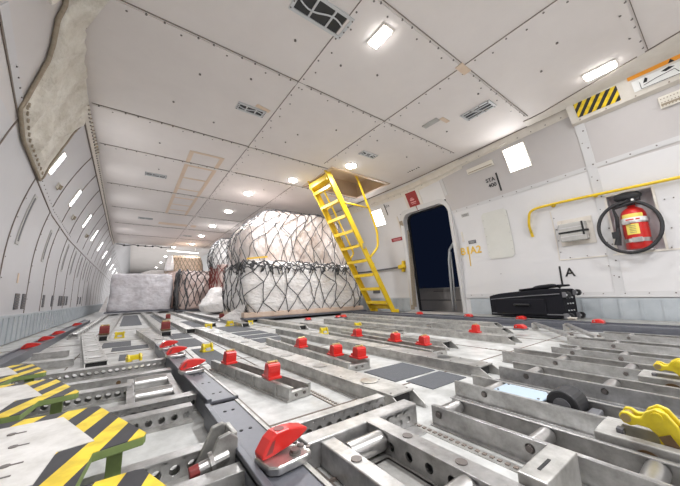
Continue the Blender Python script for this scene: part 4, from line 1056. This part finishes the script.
cross_beam('perforated silver cross beam meeting the twin roller frame', -.33, .035, 1.58, .045, 12)
cross_beam('perforated silver cross beam just nearer than the twin roller frame', -.18, .23, 1.265, .045, 14, .010)
cross_beam('perforated silver cross beam with dark gap beside the middle striped step', -.22, .20, 1.16, .04, 12, .010, .04)
cross_beam('perforated silver cross beam ending at the bolted bracket', -.12, .20, .815, .045, 9, .011, .03)
cross_beam('thick silver cross beam nearest the viewer, with dark bolts, by the red hooked guide', -.06, .225, .672, .045, 0, depth=.035)
cross_beam('short plain cross beam beside the slanting track beam, near the curved wall', -.47, -.26, 2.56, .04, 0)
cross_beam('short plain cross beam near the curved wall, behind its twin', -.53, -.34, 3.02, .04, 0)
cross_beam('perforated silver cross beam between the dark guide rail and the flat track beam', .34, .715, .765, .055, 11, .010, .03)
# twin roller frame
t = thing('roller_unit', 'small silver frame with two thick rollers beside the dark guide rail', 'roller frame', (.105,1.50,0))
for x in (-.075,.075):
    b = MB(); b.box((x,0,.021),(.025,.42,.040)); b.build('side_rail','alu',t,bevel=.002)
for y in (.115,-.10):
    b = MB(); b.cyl((-.06,y,.034),(.06,y,.034),.028,20); o = b.build('roller','rollerm',t,smooth=True); o.modifiers.new('e','EDGE_SPLIT')
b = MB(); b.box((0,-.2,.02),(.15,.02,.036)); b.build('end_bar','alu',t)
# bolted bracket with red knob
t = thing('rail_bracket', 'pointed cast steel bracket with red tipped bolt against the dark guide rail', 'bracket', (.195,.762,0))
for y in (-.035,.03):
    b = MB(); b.prism([(-.055,0),(.03,0),(.03,.085),(.012,.10),(-.012,.095)], -.006, .006, Matrix.Translation((0,y,0)) @ Matrix.Rotation(PI/2,4,'X')); b.build('cheek','alu2',t,bevel=.003)
b = MB(); b.box((.024,0,.05),(.012,.07,.09)); b.build('back_plate','alu2',t,bevel=.003)
b = MB(); b.cyl((-.05,-.038,.045),(.01,-.038,.055),.012,12); b.cyl((-.028,-.038,.048),(-.020,-.038,.050),.022,14); b.build('bolt','rollerm',t)
b = MB(); b.cyl((-.068,-.038,.042),(-.048,-.038,.045),.013,8); b.build('bolt_tip','redd',t,bevel=.002)
# right-hand roller frame between the dark rail and the first tray
t = thing('roller_unit', 'large silver roller frame with perforated rails right of the big red hook', 'roller frame', (.49,.40,0))
b = MB(); b.box((.0625,.265,.03),(.385,.05,.058)); b.build('end_bar','alu',t,bevel=.003)
b = MB(); b.box((-.075,-.12,.028),(.04,.74,.052)); b.build('side_rail','alu',t,bevel=.003)
b = MB(); b.holed((.055,.24,0),(0,-1,0),.72,.055,13,.0105,.006,(-1,0,0)); b.build('perforated_rail','alu',t)
b = MB(); b.box((.074,-.12,.057),(.046,.74,.005)); b.box((.094,-.12,.028),(.006,.74,.055)); b.build('rail_cap','alu',t,bevel=.001)
for y in (.19,-.045,-.28):
    b = MB(); b.cyl((-.052,y,.032),(.052,y,.032),.024,20); o = b.build('roller','rollerm',t,smooth=True); o.modifiers.new('e','EDGE_SPLIT')
b = MB(); b.holed((.09,.235,0),(1,0,0),.135,.05,4,.009,.005,(0,-1,0)); b.box((.155,.21,.003),(.14,.05,.005)); b.build('stub_web','alu',t)
b = MB(); b.box((0,-.1,.004),(.11,.7,.004)); b.build('bed','alu2',t)
for x,y,z in ((.075,.12,.0595),(.075,-.02,.0595),(.075,-.16,.0595),(-.075,.13,.054),(-.075,-.06,.054)):
    b = MB(); b.lathe([(.008,0),(.012,0),(.012,.002),(.008,.002)],14,Matrix.Translation((x,y,z))); b.build('washer','screw',t)
t = thing('stop_bar', 'square ended silver bar at the lower photo edge beside the large roller frame', 'bar', (.668,.262,0)); b = MB(); b.box((0,0,.038),(.155,.048,.076)); b.build('body','alu2',t,bevel=.003); b = MB(); b.box((-.02,0,.0765),(.05,.005,.002)); b.build('slot','hole',t); b = MB(); b.box((.078,.0,.045),(.002,.02,.02)); b.build('slot','hole',t)

# big yellow latches
def make_latch(label):
    t = thing('cargo_latch', label, 'latch', (0,0,0), 0, 'raised yellow latches')
    for s in (-1,1):
        b = MB(); b.box((s*.048,-.125,.034),(.028,.48,.068)); b.build('housing_rail','alu2',t,bevel=.003)
    b = MB(); b.box((0,.098,.034),(.07,.034,.066)); b.box((0,-.12,.012),(.07,.46,.02)); b.build('housing_bed','alu2',t)
    b = MB(); b.cyl((-.0622,.03,.034),(-.065,.03,.034),.023,20); b.build('side_disc','brown',t)
    RX = Matrix.Rotation(PI/2,4,'Z') @ Matrix.Rotation(PI/2,4,'X')      # polygon (y,z)
    arm = [(-.030,.020),(.006,.020),(.012,.050),(.014,.078),(.026,.090),(.044,.091),(.056,.086),(.068,.090),(.074,.102),(.068,.113),(.056,.114),(.046,.107),(.036,.109),(.028,.122),(.012,.133),(-.004,.128),(-.018,.106),(-.027,.065)]
    for q in (-.019,.019):
        b = MB(); b.prism(arm, -.006, .006, Matrix.Translation((q,0,0)) @ RX); b.build('claw_arm','yelk',t,bevel=.003)
    b = MB(); b.prism([(-.020,.03),(.002,.03),(.006,.07),(.012,.098),(.002,.118),(-.014,.09)], -.014, .014, RX); b.build('claw_web','yelk',t,bevel=.002)
    b = MB(); b.cyl((-.027,.061,.101),(.027,.061,.101),.009,14); b.build('claw_pin','brass',t)
    b = MB(); b.cyl((-.031,.010,.118),(.031,.010,.118),.009,12); b.build('claw_pin','yelk',t)
    b = MB(); b.prism([(-.022,.018),(.016,.018),(.032,.026),(.040,.042),(.035,.056),(.022,.063),(.009,.058),(.002,.046),(-.018,.040)], -.008, .008, Matrix.Translation((-.034,0,0)) @ RX); b.build('lower_hook','yelk',t,bevel=.003)
    b = MB(); b.cyl((-.045,.022,.043),(-.034,.022,.043),.010,14); b.build('hook_eye','brown',t)
    b = MB(); b.bar((-.030,.004,.084),(-.030,-.030,.022),.004,.020); b.build('side_link','brown',t)
    b = MB(); b.bar((.0,-.016,.098),(.0,-.075,.040),.03,.014); b.cyl((.0,-.06,.055),(.0,-.11,.030),.013,10); b.build('spring_strut','brown',t)
    b = MB(); b.box((-.02,.075,.055),(.02,.012,.04)); b.build('stop_block','inkg',t)
    return t
lt = make_latch('raised yellow latch in a grey housing between the two nearest open roller trays'); lt.location = (.966,.135,0)
o = dup(lt, 'raised yellow latch farther back at the photo edge, below the fire bottle'); o.location = (1.62,.155,0)

# hazard-striped step plates
PL = [(.045,.76),(.050,.775),(-.045,1.045),(-.055,1.05),(-.245,1.055),(-.60,1.055),(-.60,.635),(-.045,.635),(-.033,.745)]
INN = [(-.035,.80),(-.108,1.005),(-.245,1.01),(-.60,1.01),(-.60,.68),(-.098,.68),(-.088,.79)]
def make_step(label):
    t = thing('step_plate', label, 'step plate', (0,0,0), 0, 'hazard striped step plates')
    ox, oy = -.05, .78
    sh_ = lambda P: [(x-ox, y-oy) for x, y in P]
    b = MB(); b.prism(sh_(PL), -.016, 0); b.build('green_edge','green',t,bevel=.002)
    b = MB(); b.prism(sh_(PL), 0, .0012); b.build('hazard_border','hazard',t)
    b = MB(); b.prism(sh_(INN), .0012, .0026); b.build('deck','plate',t)
    b = MB()
    for x, y in ((-.155,.69),(-.155,.735),(-.15,.78),(-.16,.87),(-.18,.95),(-.3,.70),(-.3,.8),(-.3,.9),(-.5,.70),(-.5,.85),(-.5,.97)): b.cyl((x-ox,y-oy,.0026),(x-ox,y-oy,.0042),.007,8); b.box((x-ox+.012,y-oy,.003),(.02,.004,.0012))
    b.build('fastener','screw',t)
    for x, y in ((.0,.80),(-.10,.66),(-.55,.98),(-.55,.66)):
        b = MB(); b.box((x-ox,y-oy,-.067),(.026,.016,.106)); b.build('leg','green',t)
    return t
sp = make_step('hazard striped white step plate, nearest full one at the lower edge')
sp.location = (-.05,.78,.124)
for dx, dy, l in ((-.155,.475,'hazard striped white step plate, middle of the three in a line'), (-.30,.92,'hazard striped white step plate, hindmost of the three, by the curved wall'), (.085,-.423,'hazard striped step plate cut off at the bottom edge of the photo')):
    o = dup(sp, l); o.location = (-.05+dx,.78+dy,.124)

# ------------------------------------------------------------------ cargo
def sup(a, n):
    c, s = math.cos(a), math.sin(a); k = (abs(c)**n + abs(s)**n)**(-1/n); return c*k, s*k
def heap_fn(levels, n=7., amp=.05, seed=0., fr=1.6):
    nl = len(levels)-1
    ma = (levels[nl//2][2]-levels[nl//2][1])/2; mb = (levels[nl//2][4]-levels[nl//2][3])/2
    K = 720; q0 = [sup(2*PI*k/K, n) for k in range(K+1)]; cum = [0.]
    for (a0,b0), (a1,b1) in zip(q0, q0[1:]): cum.append(cum[-1]+math.hypot((a1-a0)*ma, (b1-b0)*mb))
    tab = []; j = 0
    for k in range(K+1):
        tgt = cum[-1]*k/K
        while j < K-1 and cum[j+1] < tgt: j += 1
        d_ = cum[j+1]-cum[j]; tab.append((j + ((tgt-cum[j])/d_ if d_ > 0 else 0))/K)
    def f(u, v, off=0.):
        u = u % 1.; fu_ = u*K; ku = min(int(fu_), K-1); u = tab[ku]*(1-(fu_-ku)) + tab[ku+1]*(fu_-ku)
        s = min(max(v,0),1)*nl; i = min(int(s), nl-1); t_ = s-i
        A, B_ = levels[i], levels[i+1]; L = [A[k]*(1-t_)+B_[k]*t_ for k in range(5)]
        z, x0, x1, y0, y1 = L; c, s2 = sup(2*PI*u, n)
        cx, cy = (x0+x1)/2, (y0+y1)/2
        p = Vector((cx + c*((x1-x0)/2+off), cy + s2*((y1-y0)/2+off), z + off*(1 if i >= nl-1 else 0)))
        q = p*fr + Vector((seed, seed*.7, 0))
        e = 1 if 0 < v < 1 else .3
        d = noise.noise(q)*.6 + noise.noise(q*2.7)*.35 + abs(noise.noise(q*5.1))*.22 - abs(noise.noise(Vector((q.x*9+q.z*4, q.y*9-q.z*3, q.z*4))))*.30 + .12*noise.noise(q*14)
        dirv = Vector((p.x-cx, (p.y-cy), .15)).normalized()
        return p + dirv*d*amp*e
    return f
def shell(f, name, m, parent, nu, nv, v0=0., v1=1., cap=True):
    b = MB(); rows = [[b.bm.verts.new(f(i/nu, v0+(v1-v0)*j/nv)) for i in range(nu)] for j in range(nv+1)]
    for A, B_ in zip(rows, rows[1:]):
        for i in range(nu): b.bm.faces.new((A[i], A[(i+1)%nu], B_[(i+1)%nu], B_[i]))
    if cap: b.bm.faces.new(rows[-1])
    b.bm.faces.new(rows[0][::-1])
    return b.build(name, m, parent, smooth=True)
def net(f, nu, nv, r, m, parent, v0=0., v1=1., jit=.25, off=.02, name='cargo_net', rnd=None, sub=4, weave=0.):
    rnd = rnd or random.Random(3); b = MB(); nodes = {}
    for j in range(nv+1):
        for i in range(nu):
            nodes[(i,j)] = ((i+.5*(j%2)+rnd.uniform(-jit,jit))/nu, v0+(v1-v0)*min(1,max(0,(j+rnd.uniform(-jit,jit)*.8*(0<j<nv))/nv)))
    for j in range(nv):
        for i in range(nu):
            for di in ((0, -1) if j % 2 == 0 else (0, 1)):
                a, c = nodes[(i,j)], nodes[((i+di)%nu, j+1)]
                du = c[0]-a[0]
                if du > .5: du -= 1
                if du < -.5: du += 1
                pts = [f(a[0]+du*k/sub, a[1]+(c[1]-a[1])*k/sub, off) for k in range(sub+1)]
                b.tube(pts, r, 5)
    return b.build(name, m, parent, smooth=True)

# big netted pallet beside the ladder
t = thing('netted_pallet', 'big white plastic wrapped load under a dark rope net beside the yellow ladder', 'cargo pallet', (2.65,5.2,.0), 0)
CX, CY = 2.65, 5.2
def lv(z, x0, x1, y0, y1): return (z, x0-CX, x1-CX, y0-CY, y1-CY)
LV = [lv(.09,1.50,3.84,4.56,5.9), lv(.30,1.46,3.88,4.50,5.95), lv(.60,1.44,3.88,4.48,5.95), lv(.85,1.46,3.82,4.50,5.95), lv(.98,1.50,3.70,4.58,5.9)]
LU = [lv(.90,1.50,3.70,4.72,5.9), lv(1.20,1.44,3.68,4.72,5.9), lv(1.45,1.47,3.66,4.74,5.9), lv(1.62,1.56,3.64,4.76,5.88), lv(1.80,1.74,3.60,4.80,5.85), lv(1.95,1.90,3.56,4.84,5.8), lv(2.0,2.0,3.46,4.92,5.7), lv(2.0,2.5,3.0,5.1,5.5)]
fl = heap_fn(LV, 10., .07, 1.); fu = heap_fn(LU, 9., .085, 5.)
b = MB(); b.box((.02,0,.055),(2.46,1.46,.03)); b.build('pallet_base','dark',t,bevel=.004)
b = MB(); b.prism([(-1.20,-.66),(1.22,-.67),(1.20,.68),(-1.18,.68)], .07, .15); b.build('carton_tray','carton',t,bevel=.01)
shell(fl, 'lower_load', 'film', t, 260, 56); shell(fu, 'upper_load', 'film2', t, 260, 64)
net(fl, 26, 4, .0075, 'rope', t, .04, .97, .36, .024, rnd=random.Random(5), sub=10); net(fu, 27, 6, .0065, 'rope', t, .02, .95, .33, .024, rnd=random.Random(9), sub=10)
# gathered net and tie knots round the waist
b = MB(); rnd = random.Random(11)
for (p, z0, zr) in ((0,.92,.05), (1,.87,.05), (2,.95,.05)):
    pts = [fl(.48+.42*k/60, .93, .05) for k in range(61)]
    b.tube([Vector((q.x, q.y-.02, z0-.14*(p==1)*0 + zr*math.sin(k*.9+p)*.5+.03*rnd.uniform(-1,1))) for k, q in enumerate(pts)], .010, 5)
for k in range(46):
    q = fl(.50+.40*rnd.random(), .9, .06); a = rnd.uniform(0,6.3); l = rnd.uniform(.05,.16)
    b.tube([(q.x,q.y-.01,.93+rnd.uniform(-.05,.05)), (q.x+.04*math.cos(a),q.y-.035,.88), (q.x+.06*math.cos(a+1),q.y-.02,.90-l)], rnd.uniform(.006,.012), 5)
b.build('gathered_net','rope',t,smooth=True)
b = MB()
b.bm.free()
for u in (.53,.60,.84,.90):
    q = fl(u,.9,.04); b = MB()
    for k in range(6): b.ball((q.x+rnd.uniform(-.02,.02), q.y-.02, .90+rnd.uniform(-.04,.04)), rnd.uniform(.022,.036), (1,.8,1.2), 8)
    b.build('tie_knot','rope',t,smooth=True)
b = MB(); q = fl(.60,.94,.03); b.grid(lambda u,v: Vector((q.x-.1+.35*u, q.y-.01-.02*math.sin(u*3), .985+.05*u+.03*v)), 6, 2); b.build('yellow_tape','inky',t)
# loose film skirt trailing at the corner
b = MB(); b.grid(lambda u,v: Vector((-1.16-.28*u*(1-v*.9)-.02, -.60+.5*u+.05*math.sin(v*5), .012+.30*v*(1-.4*u)+.02*noise.noise(Vector((u*4,v*4,2))))), 14, 12); b.build('loose_film','film',t,smooth=True)

# second pallet: tall white heap with red brown net below
t = thing('netted_pallet', 'tall white heap with a reddish brown net behind the big netted pallet', 'cargo pallet', (2.62,8.3,0))
CX, CY = 2.4, 8.3
LV2 = [lv(.08,1.62,3.6,7.7,9.), lv(.5,1.56,3.6,7.65,9.), lv(.95,1.56,3.6,7.7,9.), lv(1.25,1.54,3.5,7.72,9.)]
LU2 = [lv(1.15,1.52,3.5,7.72,9.), lv(1.5,1.48,3.4,7.7,9.), lv(1.78,1.52,3.3,7.74,8.9), lv(1.95,1.64,3.2,7.85,8.8), lv(1.99,2.0,2.8,8.1,8.6)]
f2 = heap_fn(LV2, 6., .10, 9.); f3 = heap_fn(LU2, 5., .09, 12.)
b = MB(); b.box((.15,0,.05),(2.1,1.4,.03)); b.build('pallet_base','dark',t)
shell(f2,'lower_load','filmp',t,110,24); shell(f3,'upper_load','film',t,110,24)
net(f2, 34, 6, .011, 'ropebr', t, .05,.95,.25,.025, rnd=random.Random(2)); net(f3, 40, 8, .007, 'rope', t, .02,.92,.22,.02, rnd=random.Random(4))
fb = heap_fn([(.06,-1.20,-.75,-.95,-.55), (.22,-1.26,-.72,-1.0,-.5), (.42,-1.16,-.75,-.95,-.55), (.60,-1.02,-.76,-.85,-.6), (.66,-.95,-.80,-.78,-.65)], 4., .13, 61., 3.4); shell(fb,'loose_film','film',t,40,16)

# third: pinkish netted stack
t = thing('netted_pallet', 'low pinkish load under dark net beside the bluish wrapped pallet', 'cargo pallet', (1.80,10.3,0))
CX, CY = 1.65, 10.3
LV3 = [lv(.08,1.02,2.25,9.6,11.), lv(.6,.99,2.3,9.55,11.), lv(1.05,1.0,2.28,9.6,11.), lv(1.22,1.05,2.2,9.66,10.9)]
f4 = heap_fn(LV3, 6., .09, 21., 2.2)
b = MB(); b.box((0,0,.05),(1.4,1.5,.03)); b.build('pallet_base','dark',t)
shell(f4,'load','filmp',t,110,24); net(f4, 32, 6, .010, 'rope', t, .05,.98,.22,.025, rnd=random.Random(6))
b = MB()
for u in (.56,.60,.66): 
    b.tube([f4(u+.01*math.sin(k), k/10, .04) for k in range(11)], .035 if u==.60 else .02, 6)
b.build('gathered_net','rope',t,smooth=True)
# tan topped stack, behind and above
t = thing('carton_stack', 'high stack of tan cartons under an orange brown net, behind the pinkish load', 'cargo pallet', (1.5,12.1,0))
CX, CY = 1.5, 12.1
b = MB(); b.box((.08,0,.05),(1.5,1.3,.03)); b.build('pallet_base','dark',t)
f5 = heap_fn([lv(.08,1.0,2.2,11.5,12.7), lv(.8,1.0,2.2,11.5,12.7), lv(1.36,1.0,2.2,11.5,12.7)], 8., .06, 31.); shell(f5,'lower_load','filmp',t,70,14)
f6 = heap_fn([lv(1.34,.96,2.1,11.5,12.6), lv(1.6,.96,2.08,11.52,12.6), lv(1.86,1.0,2.0,11.55,12.5), lv(1.93,1.15,1.85,11.7,12.3)], 8., .05, 33.); shell(f6,'carton_layer','tanbox',t,90,16)
net(f6, 34, 5, .010, 'canvasd', t, .03,.97,.2,.02, rnd=random.Random(8))
f7 = heap_fn([lv(1.36,.90,1.15,11.45,11.8), lv(1.6,.90,1.16,11.45,11.8), lv(1.9,.95,1.12,11.5,11.75)], 4., .05, 35.); shell(f7,'film_bundle','film',t,40,10)
# bluish wrapped pallet
t = thing('wrapped_pallet', 'large block shaped pallet tightly wrapped in crinkled bluish white film', 'cargo pallet', (.27,10.6,0))
CX, CY = .27, 10.6
f8 = heap_fn([lv(.10,-.50,1.02,10.05,11.2), lv(.35,-.49,1.03,10.02,11.2), lv(.8,-.47,1.02,10.03,11.2), lv(1.11,-.45,1.0,10.05,11.2), lv(1.14,-.40,.95,10.1,11.1)], 16., .045, 41., 2.6)
b = MB(); b.box((0,0,.075),(1.62,1.3,.035)); b.build('pallet_base','dark',t,bevel=.004); shell(f8,'wrapped_load','filmb',t,170,44)
b = MB(); b.grid(lambda u,v: Vector((-.77-.16*u*(1-v), -.45+.02*v, .10+.45*v)), 6, 6); b.build('loose_film','film',t,smooth=True)
# far cargo beyond
t = thing('wrapped_pallet', 'rounded white load glimpsed over the top of the bluish wrapped pallet', 'cargo pallet', (1.1,15.5,0))
CX, CY = 1.1, 15.5
f9 = heap_fn([lv(.10,.1,2.2,14.9,16.4), lv(1.3,.1,2.2,14.9,16.4), lv(1.55,.3,2.0,15.,16.3), lv(1.68,.6,1.7,15.1,16.2)], 5., .06, 51.)
b = MB(); b.box((0,0,.05),(2.2,1.6,.03)); b.build('pallet_base','dark',t); shell(f9,'load','film',t,70,16)

# ------------------------------------------------------------------ world, camera, view
w = bpy.data.worlds.new('World'); bpy.context.scene.world = w; w.use_nodes = True
w.node_tree.nodes['Background'].inputs[0].default_value = (.0025,.004,.010,1); w.node_tree.nodes['Background'].inputs[1].default_value = 1.
cam = bpy.data.cameras.new('Camera'); co = bpy.data.objects.new('Camera', cam); C.objects.link(co)
v1 = Vector((130-340, 300-243, 284.)).normalized(); v2 = Vector((735-340, 282-243, 284.)); v2 = (v2 - v2.dot(v1)*v1).normalized(); v3 = v2.cross(v1) * -1
# rows: world axes in camera space (x right, y down, z forward) -> Blender camera (x right, y up, -z forward)
X_, Y_, Z_ = v2, v1, v2.cross(v1)
cr = Vector((X_.x, Y_.x, Z_.x)); cd = Vector((X_.y, Y_.y, Z_.y)); cf = Vector((X_.z, Y_.z, Z_.z))
T = Matrix(((*cr,0), (*(-cd),0), (*(-cf),0), (0,0,0,1))).transposed(); T.translation = (0,0,.40)
co.matrix_basis = T
cam.sensor_width = 36.; cam.lens = 284/680*36.; cam.clip_start = .02; cam.clip_end = 100
sc = bpy.context.scene; sc.camera = co
sc.view_settings.view_transform = 'Standard'; sc.view_settings.look = 'None'; sc.view_settings.exposure = .58; sc.view_settings.gamma = 1.
sc.cycles.use_denoising = True; sc.cycles.max_bounces = 10; sc.cycles.diffuse_bounces = 6; sc.cycles.sample_clamp_indirect = 6.
